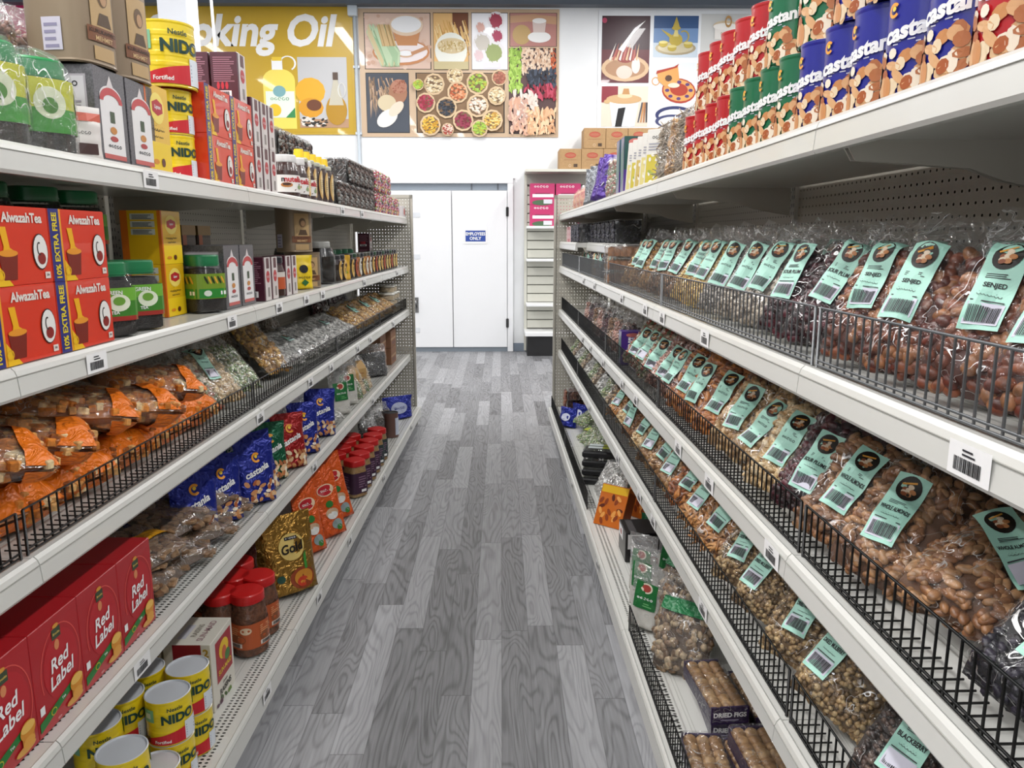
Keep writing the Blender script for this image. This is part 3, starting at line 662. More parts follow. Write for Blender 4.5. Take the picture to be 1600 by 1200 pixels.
    mb = MB(); mb.box(.0, .03, -.055, -.03, 0, 1.83, RACK); mb.box(0, .03, -.055, DEP+.05, 1.80, 1.83, RACK); mb.box(0, .03, DEP-.02, DEP+.05, 0, 1.83, RACK); mb.box(0, .03, -.055, DEP+.05, 0, .13, RACK); mb.build('frame', r)
    sx = 1 if side == 'L' else -1
    r.location = P(side, S0+NB*BAY+.004, 0, 0); r.rotation_euler = (0, 0, ang(side))
    if side == 'R': r.scale = (-1, 1, 1)
    reg(r, '', 'rack panel', '', 0, None, 'perforated grey end panel closing the far end of the %s rack' % nm)
    # wire fences
    def fence(h, mt, L_):
        r = empty('wire_fence'); mb = MB(); q = L_/2
        rr = .0019
        for z in (.004, .012, h): mb.tube([(-q, 0, z), (q, 0, z)], rr*1.15, mt, 5)
        for x in (-q, q): mb.tube([(x, 0, .0), (x, 0, h)], rr*1.5, mt, 6)
        mb.build('frame', r)
        mb = MB(); n = int(L_/.0254)
        for i in range(1, n): x = -q+L_*i/n; mb.box(x-rr*.7, x+rr*.7, -rr*.7, rr*.7, .004, h, mt); 
        for i in range(0, n, 1): x = -q+L_*(i+.5)/n; mb.box(x-rr*.5, x+rr*.5, 0, .05, .002, .0045, mt) if mt is WIRE else None
        mb.build('wire_grille', r); return r
    for t, ks, h, mt, nm2 in (('LC', range(-1, 4), .085, WIRE, 'black'), ('RC', range(-1, 4), .10, GWIRE, 'grey'), ('RD', range(-1, 4), .095, WIRE, 'black'), ('RE', range(-1, 4), .095, WIRE, 'black'), ('RF', (-1, 0, 2, 3), .095, WIRE, 'black')):
        if t[0] != side: continue
        for k in ks:
            o = inst(('fence', h, nm2), lambda: fence(h, mt, BAY-.02)); s = S0+(k+.5)*BAY
            put(o, t, s, .012-(BASE if t == 'RF' else 0), .0005); reg(o, nm2+' wire fence along shelf front', 'wire fence', TIER[t], s, 'wire fences on the shelf fronts')
rack('L'); rack('R')
#@@ITEMS
# ------------------------------------------------------------------ product builders
def jar(dia, h, lidcol, fillm, art=None, sq=2, fill=.86, neck=.72, lidh=.16, lidr=.80, shell=True, name='jar', lab=(0.2, .62), labm=None, sy=1):
    r = empty(name); R_ = dia/2; b = h*(1-lidh); sh = b*.86
    pr = [(R_*.90, 0), (R_, h*.03), (R_, sh*.55), (R_, sh*.86), (R_*.93, sh*.95), (R_*neck, b)]
    mb = MB(); q = .95
    mb.lathe([(R_*.85, .003), (R_*q, h*.04), (R_*q, sh*.55), (R_*q, min(sh*.86, b*fill)), (R_*.8, b*fill+.002)], fillm, 24, sq=sq, sy=sy); mb.disc(R_*.8, b*fill+.002, fillm, 24, sq=sq, sy=sy); mb.build('contents', r)
    if shell: mb = MB(); mb.lathe(pr, CLEARP, 24, sq=sq, sy=sy); mb.build('glass', r)
    lm = mat(lidcol, .35, 0, .2); lr = R_*lidr; ls = max(2, (sq+2)/2)
    mb = MB(); mb.lathe([(lr, b-.004), (lr*1.02, b+h*lidh*.3), (lr*1.02, h-.004), (lr*.96, h)], lm, 32, sq=ls, sy=sy); mb.disc(lr*.96, h, lm, 32, sq=ls, sy=sy)
    mb.lathe([(lr*1.04, b), (lr*1.04, b+.004)], lm, 32, sq=ls, sy=sy); mb.build('lid', r)
    if labm is not None:
        mb = MB(); z0, z1 = lab[0]*h, lab[1]*h; A = Art(mb, cyl(R_, sq, 0, sy)); A.rect(-R_*2.6, z0, R_*2.6, z1, labm, 1, 40, 1)
        if art: art(A, R_, h, z0, z1)
        mb.build('label', r)
    return r
def box(name, w, h, d, m, art=None, side=None, tart=None, sfn=None, b=.0012, lidm=None):
    mb = MB(); mb.cham(-w/2, w/2, 0, d, 0, h, b, m)
    if lidm: mb.box(-w/2-.0003, w/2+.0003, -.0003, d+.0003, h*.9, h+.0004, lidm)
    if art: art(Art(mb, flat(0)), w, h)
    if side and sfn: side(Art(mb, sfn), d, h)
    if tart: tart(Art(mb, topf(h)), w, d)
    return mb.build(name)
def sidefn(tier, w): return (lambda a, z, l: (-w/2-l*.0005, -a, z)) if tier[0] == 'L' else (lambda a, z, l: (w/2+l*.0005, a, z))
# side faces: for L racks a runs from -depth (back) to 0 (front); for R racks from 0 (front) to depth
def tin(name, r_, h, body, top, art=None, rings=0, lidm=None, sq=2, sy=1):
    mb = MB(); pr = [(r_*.97, 0), (r_*1.02, .003), (r_, .007)]; 
    for i in range(rings): z = .02+(h-.04)*(i+.5)/rings; pr += [(r_, z-.008), (r_*1.012, z-.004), (r_*1.012, z+.004), (r_, z+.008)]
    pr += [(r_, h-.008), (r_*1.02, h-.004), (r_*1.02, h)]; mb.lathe(pr, body, 36, sq=sq, sy=sy)
    lm = lidm or top; mb.lathe([(r_*1.02, h), (r_*.97, h+.001), (r_*.94, h-.003)], lm, 36, sq=sq, sy=sy); mb.disc(r_*.94, h-.003, top, 36, sq=sq, sy=sy)
    if art: art(Art(mb, cyl(r_*1.015, sq, 0, sy)), r_, h)
    return mb.build(name)
def bagT(w, h, t, fill, seed, cr=.004, top=.1):
    def T(u, v):
        e = max(0, 1-abs(u)**2.6)**.5; p = min(1, (v/.10))**.5 if v > 0 else 0
        if v > fill: q = min(1, (v-fill)/.16); p *= 1-(1-top)*(q*q*(3-2*q))
        if v > .97: p *= max(0, (1-v)/.03)
        n = noise.noise(Vector((u*2.2+seed*7.1, v*4.5, seed*3.3)))
        return t/2*e*p*(1+.30*n)+cr*.0
    def X(u, v):
        k = 1-.10*max(0, (v-fill))/(1-fill+.001)-.06*(1-min(1, v/.08))
        return u*w/2*k+.006*noise.noise(Vector((u*2, v*5, seed*9.7)))
    def D(u, v):      # the empty top of the bag crumples
        a = .3 if v < fill else 1.0
        return a*.010*noise.noise(Vector((u*3.4+seed, v*7+seed*2, 1.7)))*min(1, v*8)
    return T, X, D
def sheet(mb, T, X, D, h, mt, off=.0, nu=14, nv=22, v0=0, v1=1, smooth=True):
    for sg in (-1, 1):
        vs = []
        for j in range(nv+1):
            v = v0+(v1-v0)*j/nv
            for i in range(nu+1):
                u = -1+2*i/nu; t = T(u, v); vs.append((X(u, v), sg*(t+off)+D(u, v), v*h))
        fs = [(j*(nu+1)+i, j*(nu+1)+i+1, (j+1)*(nu+1)+i+1, (j+1)*(nu+1)+i) for j in range(nv) for i in range(nu)]
        if sg > 0: fs = [f[::-1] for f in fs]
        mb.add(vs, fs, mt, smooth)
KIND = {  # semi-axes, colours, core, hi-res?
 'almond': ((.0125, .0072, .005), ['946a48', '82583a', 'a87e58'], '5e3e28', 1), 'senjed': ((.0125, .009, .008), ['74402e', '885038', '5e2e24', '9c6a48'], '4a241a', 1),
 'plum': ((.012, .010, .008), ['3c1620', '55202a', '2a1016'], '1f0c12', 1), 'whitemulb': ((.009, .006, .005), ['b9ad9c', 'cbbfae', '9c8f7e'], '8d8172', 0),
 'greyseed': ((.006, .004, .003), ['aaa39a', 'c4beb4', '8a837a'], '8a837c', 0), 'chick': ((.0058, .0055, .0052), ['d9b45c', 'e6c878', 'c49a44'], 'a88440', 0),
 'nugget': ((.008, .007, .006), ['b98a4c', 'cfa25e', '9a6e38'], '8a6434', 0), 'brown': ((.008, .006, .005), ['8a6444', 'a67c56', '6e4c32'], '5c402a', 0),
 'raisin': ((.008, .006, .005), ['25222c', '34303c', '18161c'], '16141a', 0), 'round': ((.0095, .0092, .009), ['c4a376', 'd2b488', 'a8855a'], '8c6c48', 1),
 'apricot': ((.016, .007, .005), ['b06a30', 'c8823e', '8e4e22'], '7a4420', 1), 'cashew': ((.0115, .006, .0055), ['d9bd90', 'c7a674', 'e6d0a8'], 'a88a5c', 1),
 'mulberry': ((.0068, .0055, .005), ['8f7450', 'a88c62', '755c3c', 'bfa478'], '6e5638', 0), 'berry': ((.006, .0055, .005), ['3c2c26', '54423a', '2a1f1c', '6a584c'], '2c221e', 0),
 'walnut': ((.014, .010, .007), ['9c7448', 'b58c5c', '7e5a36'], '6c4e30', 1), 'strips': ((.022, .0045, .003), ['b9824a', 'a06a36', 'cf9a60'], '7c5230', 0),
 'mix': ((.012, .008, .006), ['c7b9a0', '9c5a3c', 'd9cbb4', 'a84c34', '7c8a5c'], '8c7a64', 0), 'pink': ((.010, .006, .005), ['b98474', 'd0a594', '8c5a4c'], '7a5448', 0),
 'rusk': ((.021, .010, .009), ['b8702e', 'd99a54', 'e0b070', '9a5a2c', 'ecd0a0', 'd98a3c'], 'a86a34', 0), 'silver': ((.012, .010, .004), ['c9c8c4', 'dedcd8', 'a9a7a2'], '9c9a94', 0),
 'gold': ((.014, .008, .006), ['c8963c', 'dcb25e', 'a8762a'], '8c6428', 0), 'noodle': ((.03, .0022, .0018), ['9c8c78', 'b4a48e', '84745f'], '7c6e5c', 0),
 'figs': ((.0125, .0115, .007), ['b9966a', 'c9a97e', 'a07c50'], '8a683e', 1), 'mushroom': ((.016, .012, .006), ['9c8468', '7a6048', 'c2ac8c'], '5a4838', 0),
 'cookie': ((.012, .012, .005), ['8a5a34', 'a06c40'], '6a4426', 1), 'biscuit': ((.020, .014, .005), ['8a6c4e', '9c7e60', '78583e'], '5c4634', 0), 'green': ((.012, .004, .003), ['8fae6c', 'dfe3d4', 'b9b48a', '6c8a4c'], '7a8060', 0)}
def brick():
    q = MB(); q.cham(-.85, .85, -.85, .85, -.85, .85, .22, WHITE); return q.v, q.f
def pieces(mb, kind, T, X, D, h, v0, v1, seed, w, back=.25, only=None, dens=1.7):
    (a, b, c), cols, core, hi = KIND[kind]; rn = random.Random(seed); vs0, fs0 = brick() if kind in ('biscuit', 'rusk') else (ico() if hi or a > .02 else ico1())
    ms = [food('%02x%02x%02x' % tuple(min(255, int(int(cc[i:i+2], 16)*1.12)) for i in (0, 2, 4)), '%02x%02x%02x' % tuple(int(int(cc[i:i+2], 16)*.85) for i in (0, 2, 4)), .35, 90) for cc in cols]
    n = int(w*h*(v1-v0)/(math.pi*a*b)*dens)
    for k in range(int(n*(1+back))):
        sg = -1 if k < n else 1; u = rn.uniform(-.93, .93); v = v0+(v1-v0)*rn.random()
        y = sg*max(0, T(u, v)-c*.9)+D(u, v)*.5; th = rn.uniform(0, math.pi); tl = rn.gauss(0, .16)
        M_ = Matrix.Translation((X(u, v), y, v*h)) @ Matrix.Rotation(th, 4, 'Y') @ Matrix.Rotation(tl, 4, 'X') @ Matrix.Diagonal((a*rn.uniform(.85, 1.15), c*1.1, b*rn.uniform(.85, 1.15), 1))
        mb.add(vs0, fs0, rn.choice(ms), kind not in ('biscuit', 'rusk'), M_)
def swirl(A, cx, cz, r_, l=2):
    A.ell(cx, cz, r_, r_*1.15, mat('1c1610', .5), l, 22)
    rn = random.Random(3)
    for i in range(9): A.ell(cx+rn.uniform(-.5, .5)*r_, cz+rn.uniform(-.6, .3)*r_, r_*.26, r_*.2, mat(rn.choice(['b97c4c', 'd9b48c', '8a4c2c', 'e0cdb4']), .5), l+1+i*.1, 8)
    A.poly([(cx-r_*.7, cz+r_*.3), (cx+r_*.4, cz+r_*.75), (cx+r_*.45, cz+r_*.6), (cx-r_*.6, cz+r_*.15)], mat('d99a3c', .5), l+2)
def scribble(A, cx, cz, w, mt, l=3, seed=1):
    rn = random.Random(seed); x = cx+w/2
    while x > cx-w/2:
        k = w*.16*rn.uniform(.7, 1.4); A.ring(x-k/2, cz, k/2, k*.42, k*.15, mt, l, 7, 170, 370); 
        if rn.random() < .5: A.ell(x-k/2, cz+k*.6, k*.1, k*.1, mt, l, 6)
        x -= k
def sticker(mb, w, h, T, X, D, nm, cx=0, cz=.5, sw=.052, sl=.145, rot=0):
    def warp(x, z, l):
        c, s = math.cos(rot), math.sin(rot); xx = cx+x*c-z*s; zz = cz+x*s+z*c
        u = max(-1, min(1, xx/(w/2))); v = max(0.0, min(.99, zz/h)); return (xx, -(T(u, v)+.004+l*.0007)+D(u, v), zz)
    A = Art(mb, warp); a, b = sw/2, sl/2
    A.rect(-a, -b, a, b, MINT, 0, 8, 20); swirl(A, 0, b*.62, a*.72, 1); 
    A.lines(-a*.6, b*.10, a*.6, b*.22, 3, DARKPRINT, 1)
    if nm == '-': A.scrib(0, -b*.06, a*1.2, .007, INK, 1)
    else: A.text(nm, 0, -b*.06, .0085, INK, 1, bold=.03, maxw=a*1.75); scribble(A, 0, -b*.26, a*1.0, INK, 1, len(nm))
    A.lines(-a*.8, -b*.42, a*.8, -b*.36, 1, DARKPRINT, 1); A.rect(-a*.85, -b*.9, a*.85, -b*.45, mat('d4d3e2', .5), 1); A.bars(-a*.75, -b*.86, a*.75, -b*.52, DARKPRINT, 2)
def nutbag(kind, w, h, t, fill, seed, nm=None, cx=0, cz=.5, rot=0, sl=.145, fm=None, name='nut_bag', band=None, sw=.052, back=.25):
    r = empty(name); T, X, D = bagT(w, h, t, fill, seed)
    Ti = lambda u, v: max(0, T(u, v)-.004)
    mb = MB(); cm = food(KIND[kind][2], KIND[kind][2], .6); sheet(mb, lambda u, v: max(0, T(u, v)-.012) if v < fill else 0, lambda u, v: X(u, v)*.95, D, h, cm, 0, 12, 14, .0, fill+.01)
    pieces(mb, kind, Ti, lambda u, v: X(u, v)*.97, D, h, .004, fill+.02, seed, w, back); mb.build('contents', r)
    mb = MB(); sheet(mb, T, X, D, h, fm or FILM, .0015); mb.build('bag_film', r)
    if nm: mb = MB(); sticker(mb, w, h, T, X, D, nm, cx+.012*math.sin(seed*2.3), cz*h+.008*math.sin(seed*5.1), sw, sl, rot+.07*math.sin(seed*3.7)); mb.build('label_sticker', r)
    if band:
        col, v0, v1 = band; mb = MB(); sheet(mb, T, X, D, h, foil(col, .35, .05), .006, 12, 8, v0, v1); mb.build('paper_band', r)
    return r
def pouchT(w, h, t, seed):
    def T(u, v):
        e = max(0, 1-abs(u)**2.2)**.5; p = min(1, v/.05)**.5 if v > 0 else 0; p *= max(.0, (1-v))**.75
        return t/2*e*p*(1+.16*noise.noise(Vector((u*2.5+seed*5, v*4, seed))))
    def X(u, v): return u*w/2*(1-.05*math.sin(v*3.1)+.02*noise.noise(Vector((u, v*5, seed*3.1))))
    def D(u, v): return .006*noise.noise(Vector((u*2+seed, v*5, 4.4)))*min(1, v*6)
    return T, X, D
def pouch(name, w, h, t, m, art=None, seed=1, strips=True):
    T, X, D = pouchT(w, h, t, seed); mb = MB(); sheet(mb, T, X, D, h, m, 0, 14, 20)
    def warp(x, z, l):
        u = max(-1, min(1, x/(w/2))); v = max(0, min(.995, z/h)); return (X(u, v), -(T(u, v)+.0012+l*.0005)+D(u, v), z)
    if art: art(Art(mb, warp), w, h)
    return mb.build(name)
def nutpile(A, w, h, z0, z1, cols, seed=1, r_=.012, n=40, l=2):
    rn = random.Random(seed)
    for i in range(n):
        x = rn.uniform(-w/2*.9, w/2*.9); z = rn.uniform(z0, z1)
        if rn.random() < (z-z0)/(z1-z0)*.7: continue
        A.ell(x, z, r_*rn.uniform(.7, 1.4), r_*rn.uniform(.5, .8), mat(rn.choice(cols), .5), l+i*.03, 8, rn.uniform(0, 3))
NUTS = ['d9a878', 'c98a54', 'e8d2b0', 'b06a3c', 'f0e4d0', 'a8582c', 'd8b48a']
def brandC(A, cx, cz, r_, l=3): A.ring(cx, cz, r_, r_, r_*.42, mat('f0a030', .4), l, 14, 40, 320); A.ell(cx, cz+r_*.2, r_*.35, r_*.35, mat('f4d040', .4), l, 8)

def place(o, tier, s, d=.02, dz=.0006, turn=0, lean=0, roll=0, desc='', cat='', group=None, full=None, zoff=0):
    put(o, tier, s, d, dz, turn, lean, roll); reg(o, desc, cat, TIER[tier], s, group, full); return o
def spanbox(tier, a, b, d=.015):
    s0, s1 = sorted((S(tier, a, d), S(tier, b, d))); return (s0+s1)/2, s1-s0

# ================================================================== TEA RACK, TOP TIER
GREENTEA = mat('2c2a20', .7, noise_amt=.5, nscale=220, bump=.5, bscale=300); BLACKTEA = mat('1d1917', .7, noise_amt=.6, nscale=240, bump=.5, bscale=300)
def a_green(A, R_, h, z0, z1):
    A.rect(-R_*2.6, z0, R_*2.6, z0+(z1-z0)*.14, mat('a03028', .4), 2, 30); H = z1-z0
    A.rect(-R_*2.6, z0+H*.14, R_*2.6, z0+H*.6, mat('3f7f2c', .4), 2, 30)
    for c in (-1.3, 0, 1.3):
        A.ell(c*R_+.01, z0+H*.55, R_*.36, H*.26, mat('e4ecd4', .4), 3); A.ell(c*R_+.01, z0+H*.6, R_*.2, H*.13, mat('6ca03c', .4), 4); A.text('GREEN', c*R_+.0, z0+H*.86, H*.12, PAPER, 4, maxw=R_*.9); A.text('TEA', c*R_-.0, z0+H*.26, H*.1, PAPER, 4)
def greenjar(): return jar(.125, .165, '1f7a4c', BLACKTEA, a_green, 4, .9, .78, .17, .8, lab=(.22, .66), labm=mat('6fae3a', .4))
def wrapjar():
    r = jar(.13, .175, '1f8a4a', GREENTEA, lambda A, R_, h, z0, z1: [A.rect(-R_*2.4, z0, R_*2.4, z0+(z1-z0)*.45, mat('3f9a34', .4), 2, 24)]+[A.ell(c*R_, z0+(z1-z0)*.55, R_*.42, (z1-z0)*.3, mat('e8efcf', .4), 3) for c in (-1.2, .1, 1.3)]+[A.ell(c*R_, z0+(z1-z0)*.5, R_*.2, (z1-z0)*.15, mat('4c8a2c', .4), 4) for c in (-1.2, .1, 1.3)], 3, .5, .8, .2, .85, lab=(.22, .78), labm=mat('c9cc2c', .4))
    mb = MB(); mb.lathe([(.066, .001), (.070, .05), (.069, .12), (.062, .16), (.045, .185), (.012, .2)], FILMH, 24, sq=3); mb.build('shrink_wrap', r); return r
wj = S('LA', 60, .08)
for s in (wj-.3, wj-.15, wj): place(inst('wrapjar', wrapjar), 'LA', s, .08, turn=40, desc='plastic wrapped tea jar with green lid', cat='jar')
def candybag(): return nutbag('pink', .15, .36, .08, .8, 5, None, fm=film(0.140, 0.072), name='candy_bag', band=('b8404a', .30, .36))
cbg = S('LA', 78, .24)
for s in (cbg-.28, cbg-.14, cbg): place(inst('candybag', candybag), 'LA', s, .26, turn=20, lean=4, desc='tall clear bag of pale pink sweets', cat='bag')
TANB = mat('8a7862', .45, .25, .1)
def portrait(A, r_, h):
    A.rect(-.032, h*.32, .034, h*.86, mat('b99a6c', .5), 1, 8); A.ell(.004, h*.66, .016, h*.1, mat('6b5238', .5), 2); A.ell(.006, h*.64, .010, h*.065, mat('b58d66', .5), 3); A.poly([(-.018, h*.38), (.026, h*.38), (.018, h*.5), (-.008, h*.5)], mat('55402c', .5), 2.5)
    A.rect(-.042, h*.22, .042, h*.36, mat('7a4c30', .5), 3, 8); A.text('KURUKAHVECI', 0, h*.32, h*.04, mat('3c2418', .5), 4, maxw=.078); A.text('MEHMET', 0, h*.255, h*.045, mat('c9a878', .5), 4); A.rect(-.03, h*.05, .03, h*.18, mat('b99a6c', .5), 1, 8)
    A.rect(-.125, h*.1, -.085, h*.4, mat('c6c0cf', .5), 1, 6); A.lines(-.12, h*.12, -.09, h*.38, 4, mat('8a84a0', .5), 2)
def browntin(): return tin('coffee_tin', .072, .21, TANB, mat('3c2620', .4), portrait, 0, sq=3.2, lidm=mat('3c2620', .4))
GREYBOX = mat('6c6a6e', .35, .3, 0, .35, 300)
def archart(A, w, h):
    a = w*.36; A.rect(-a, h*.06, a, h*.70, mat('eceaea', .4), 1); A.ell(0, h*.70, a, h*.13, mat('eceaea', .4), 1.1); A.poly([(-a*.35, h*.8), (a*.35, h*.8), (0, h*.94)], mat('e0d9d9', .4), 1.2)
    A.ring(0, h*.66, a*1.02, h*.15, a*.32, mat('c4484a', .4), 2.5, 18, 0, 180); A.rect(-a*.2, h*.44, a*.2, h*.56, mat('44543c', .4), 2.5); A.ell(0, h*.36, a*.3, h*.04, mat('c9863c', .4), 2.6); A.ell(0, h*.27, a*.35, h*.03, mat('b04040', .4), 2.6); A.scrib(0, h*.19, a*1.2, h*.045, DARKPRINT, 3); A.rect(-a, h*.05, a, h*.10, mat('c4605c', .4), 2)
def greyside(A, d, h):
    s0, s1 = ((-d*.92, -d*.12) if SG < 0 else (d*.12, d*.92)); A.rect(s0, h*.08, s1, h*.9, mat('b9b3bb', .5), 1); A.rect(s0+.004, h*.1, s1-.004, h*.88, mat('dedbe0', .5), 2); A.scrib((s0+s1)/2, h*.8, (s1-s0)*.7, h*.07, DARKPRINT, 3); A.lines(s0+.012, h*.2, s1-.012, h*.7, 11, mat('a09aa6', .5), 3)
SG = -1
def greybox(): return box('tea_box', .13, .195, .13, GREYBOX, archart, greyside, sfn=sidefn('L', .13))
sA, wA = spanbox('LA', 166, 204)
place(inst('greybox', greybox), 'LA', sA, .02, desc='grey glitter tea box with white arch label', cat='box')
sB, wB = spanbox('LA', 206, 238)
place(inst('greybox', greybox), 'LA', sA+.137, .02, desc='grey glitter tea box with white arch label', cat='box')
place(inst('browntin', browntin), 'LA', sA-.01, .085, .197, 8, desc='brown portrait coffee tin on grey tea box', cat='tin')
place(inst('browntin', browntin), 'LA', sA+.15, .085, .197, 8, desc='brown portrait coffee tin on grey tea box', cat='tin')
def sachet():
    def art(A, w, h):
        A.rect(-w/2, h*.72, w/2, h*.88, mat('c9604c', .4), 1, 4); A.ell(-w*.2, h*.6, w*.12, h*.07, mat('7a8a6c', .4), 2); A.rect(-w*.4, 0.01, -w*.05, h*.34, mat('4c3634', .4), 2, 2); A.rect(w*.05, .01, w*.4, h*.3, mat('4c3634', .4), 2, 2); A.ell(-w*.22, h*.34, w*.17, h*.1, mat('4c3634', .4), 2); A.rect(-w*.38, h*.05, -w*.1, h*.16, mat('d8d4cc', .4), 3); A.scrib(w*.15, h*.5, w*.3, h*.07, DARKPRINT, 3)
    return pouch('sachet_pack', .115, .105, .03, mat('e6e0dc', .35), art, 2)
place(sachet(), 'LA', sA-.12, .045, turn=42, desc='small white sachet pack with orange stripe before grey tea box', cat='packet')
YELBOX = mat('e8b818', .35, 0, .3)
def lipart(A, w, h):
    A.rect(-w/2, 0, -w*.44, h, mat('d9641c', .4), .5); A.rect(-w*.44, 0, w/2, h*.35, mat('f0cc20', .35), .6); A.ell(0, h*.74, w*.3, h*.18, mat('f4dc6c', .4), 1); A.poly([(-w*.22, h*.70), (-w*.22, h*.80), (0, h*.845), (w*.22, h*.80), (w*.22, h*.70), (0, h*.655)], mat('b8202c', .4), 2); A.text('Lipton', 0, h*.75, h*.06, PAPER, 3, maxw=w*.36); scribble(A, 0, h*.5, w*.5, INK, 2, 4); scribble(A, 0, h*.42, w*.35, INK, 2, 5); A.ell(w*.1, h*.12, w*.08, h*.05, mat('5c2a14', .4), 2); A.ell(-w*.2, h*.12, w*.12, h*.03, mat('d98a1c', .4), 2)
def lipside(A, d, h):
    s0, s1 = ((-d, 0) if SG < 0 else (0, d)); A.rect(s0, 0, s0+d*.18, h, mat('d9701c', .4), 1); A.rect(s1-d*.08, 0, s1, h, mat('d9701c', .4), 1)
    for k in range(3): A.rect(s0+d*.25, h*(.55+.14*k), s0+d*.85, h*(.66+.14*k), mat('c9ccc4', .5), 1); A.lines(s0+d*.3, h*(.56+.14*k), s0+d*.8, h*(.65+.14*k), 4, DARKPRINT, 2)
def yelbox(h=.205):
    return box('tea_box', .125, h, .11, YELBOX, lipart, lipside, sfn=sidefn('L', .125))
sC = S('LA', 262, .015); place(inst('yelbox', yelbox), 'LA', sC-.02, .02, desc='tall yellow and orange tea box', cat='box')
NY = mat('ecd01e', .35, 0, .3); NTOP = mat('d2d6dc', .3, .2)
def nido(A, r_, h):
    G = mat('123c34', .4)
    for c in (-1.1, 1.9):
        pass
    for c in (0, 3.05):
        x = c*r_; n = 12
        for k in range(n):   # red sweep along the foot of the tin, cut in short faces so that it follows the curve
            u0, u1 = -1.5+2.0*k/n, -1.5+2.0*(k+1)/n; f = lambda u: h*(.10+.26*max(0, (u+1.5)/2)**.6)
            A.poly([(x+u0*r_, h*.05), (x+u1*r_, h*.05), (x+u1*r_, f(u1)), (x+u0*r_, f(u0))], mat('c8202c', .4), 2)
        for k in range(6):
            u0, u1 = .5+.9*k/6, .5+.9*(k+1)/6; A.poly([(x+u0*r_, h*.05), (x+u1*r_, h*.05), (x+u1*r_, h*.46), (x+u0*r_, h*.46)], mat('dfe6ee', .4), 2)
        A.rect(x-r_*1.45, h*.56, x-r_*.85, h*.84, mat('7cb894', .4), 2, 4); A.rect(x-r_*1.3, h*.64, x-r_*1.0, h*.76, mat('d4dcd4', .4), 3, 2)
        A.text('Nestle', x+r_*.1, h*.83, h*.085, G, 3, bold=.02); A.text('NIDO', x+r_*.25, h*.62, h*.21, G, 3, bold=.045, maxw=r_*1.7); A.lines(x+r_*.55, h*.12, x+r_*1.3, h*.4, 5, mat('8a96a8', .5), 3); A.text('Fortified', x-r_*.5, h*.13, h*.07, PAPER, 3, maxw=r_*.7)
        A.bars(x-r_*1.4, h*.1, x-r_*1.1, h*.24, DARKPRINT, 4)
def nidocan(): return tin('milk_powder_tin', .053, .118, NY, NTOP, nido, 3)
def nidobig(): return tin('milk_powder_tin', .073, .168, NY, NTOP, nido, 5, lidm=mat('e6e2c8', .35))
sN = S('LA', 288, .08); 
for k in (0, 1): place(inst('nido', nidocan), 'LA', sN+.0, .10, .0006+.1195*k, 48, desc='yellow milk tin, %s of stack' % ('foot', 'top')[k], cat='tin')
for k in (0, 1): place(inst('nido', nidocan), 'LA', sN+.125, .085, .0006+.1195*k, 48, desc='yellow milk tin, %s of stack' % ('foot', 'top')[k], cat='tin')
place(nidobig(), 'LA', sN-.005, .10, .2405, 48, full='large yellow milk powder tin on top of the tin stack, tea rack top tier', cat='tin')
# wrapped red tea cartons
REDT = mat('dc3a22', .32, 0, .45)
def swan(A, w, h):
    A.rect(-w/2, 0, -w*.33, h, mat('2a2f7c', .35, 0, .3), 1); A.text('10% EXTRA FREE', -w*.415, h*.5, w*.085, mat('e8d020', .4), 2, bold=.03, rot=R(90), maxw=h*.9)
    A.rect(-w*.33, 0, -w*.30, h, mat('e8a020', .4), 1); A.text('AlwazahTea', w*.11, h*.86, h*.13, mat('e8e0d8', .4), 3, bold=.035, maxw=w*.68)
    A.poly([(-w*.22, h*.74), (-w*.13, h*.74), (-w*.10, h*.48), (-w*.02, h*.42), (-w*.2, h*.40), (-w*.18, h*.5)], mat('f0b018', .35), 2); A.poly([(-w*.26, h*.40), (-w*.0, h*.42), (-w*.04, 0.01), (-w*.22, .01)], mat('7c2418', .35), 2.2); A.ell(-w*.13, h*.41, w*.13, h*.045, mat('e8982c', .35), 3); A.ring(-w*.26, h*.14, w*.05, h*.07, w*.015, mat('e8b020', .4), 3)
    A.poly([(-w*.30, 0), (-w*.1, 0), (-w*.3, h*.3)], mat('f0c020', .35), 1.6)
    A.ell(w*.33, h*.42, w*.115, h*.24, mat('3c2422', .4), 3); A.ell(w*.33, h*.42, w*.105, h*.225, mat('eceae6', .4), 4); A.ell(w*.335, h*.33, w*.06, h*.08, mat('8c2420', .4), 5); A.ring(w*.31, h*.46, w*.035, h*.09, w*.014, mat('2c2422', .4), 5, 12, 60, 300); A.rect(w*.37, h*.06, w*.45, h*.15, mat('e8dcd4', .4), 3); A.text('50g', w*.41, h*.105, h*.04, DARKPRINT, 4)
def swanbox(): return box('tea_carton', .197, .135, .12, REDT, swan, sfn=None)
s0 = S('LA', 331, .015)+.1
for i in range(2):
    for k in (0, 1): place(inst('swan', swanbox), 'LA', s0+.2*i, .02, .0006+.1355*k, desc='red swan tea carton, %s row' % ('lower', 'upper')[k], cat='carton')
MAR = mat('4c1a2c', .4, 0, .2)
def marart(A, w, h): A.rect(-w*.35, 0, w/2, h, mat('d9d2d0', .4), 1); A.ell(w*.08, h*.55, w*.26, h*.14, mat('b82c34', .4), 2); A.scrib(w*.08, h*.55, w*.36, h*.07, PAPER, 3); A.rect(w*.0, h*.08, w*.25, h*.3, mat('8c8480', .4), 2); A.rect(-w*.1, h*.74, w*.3, h*.98, mat('5c3238', .4), 2)
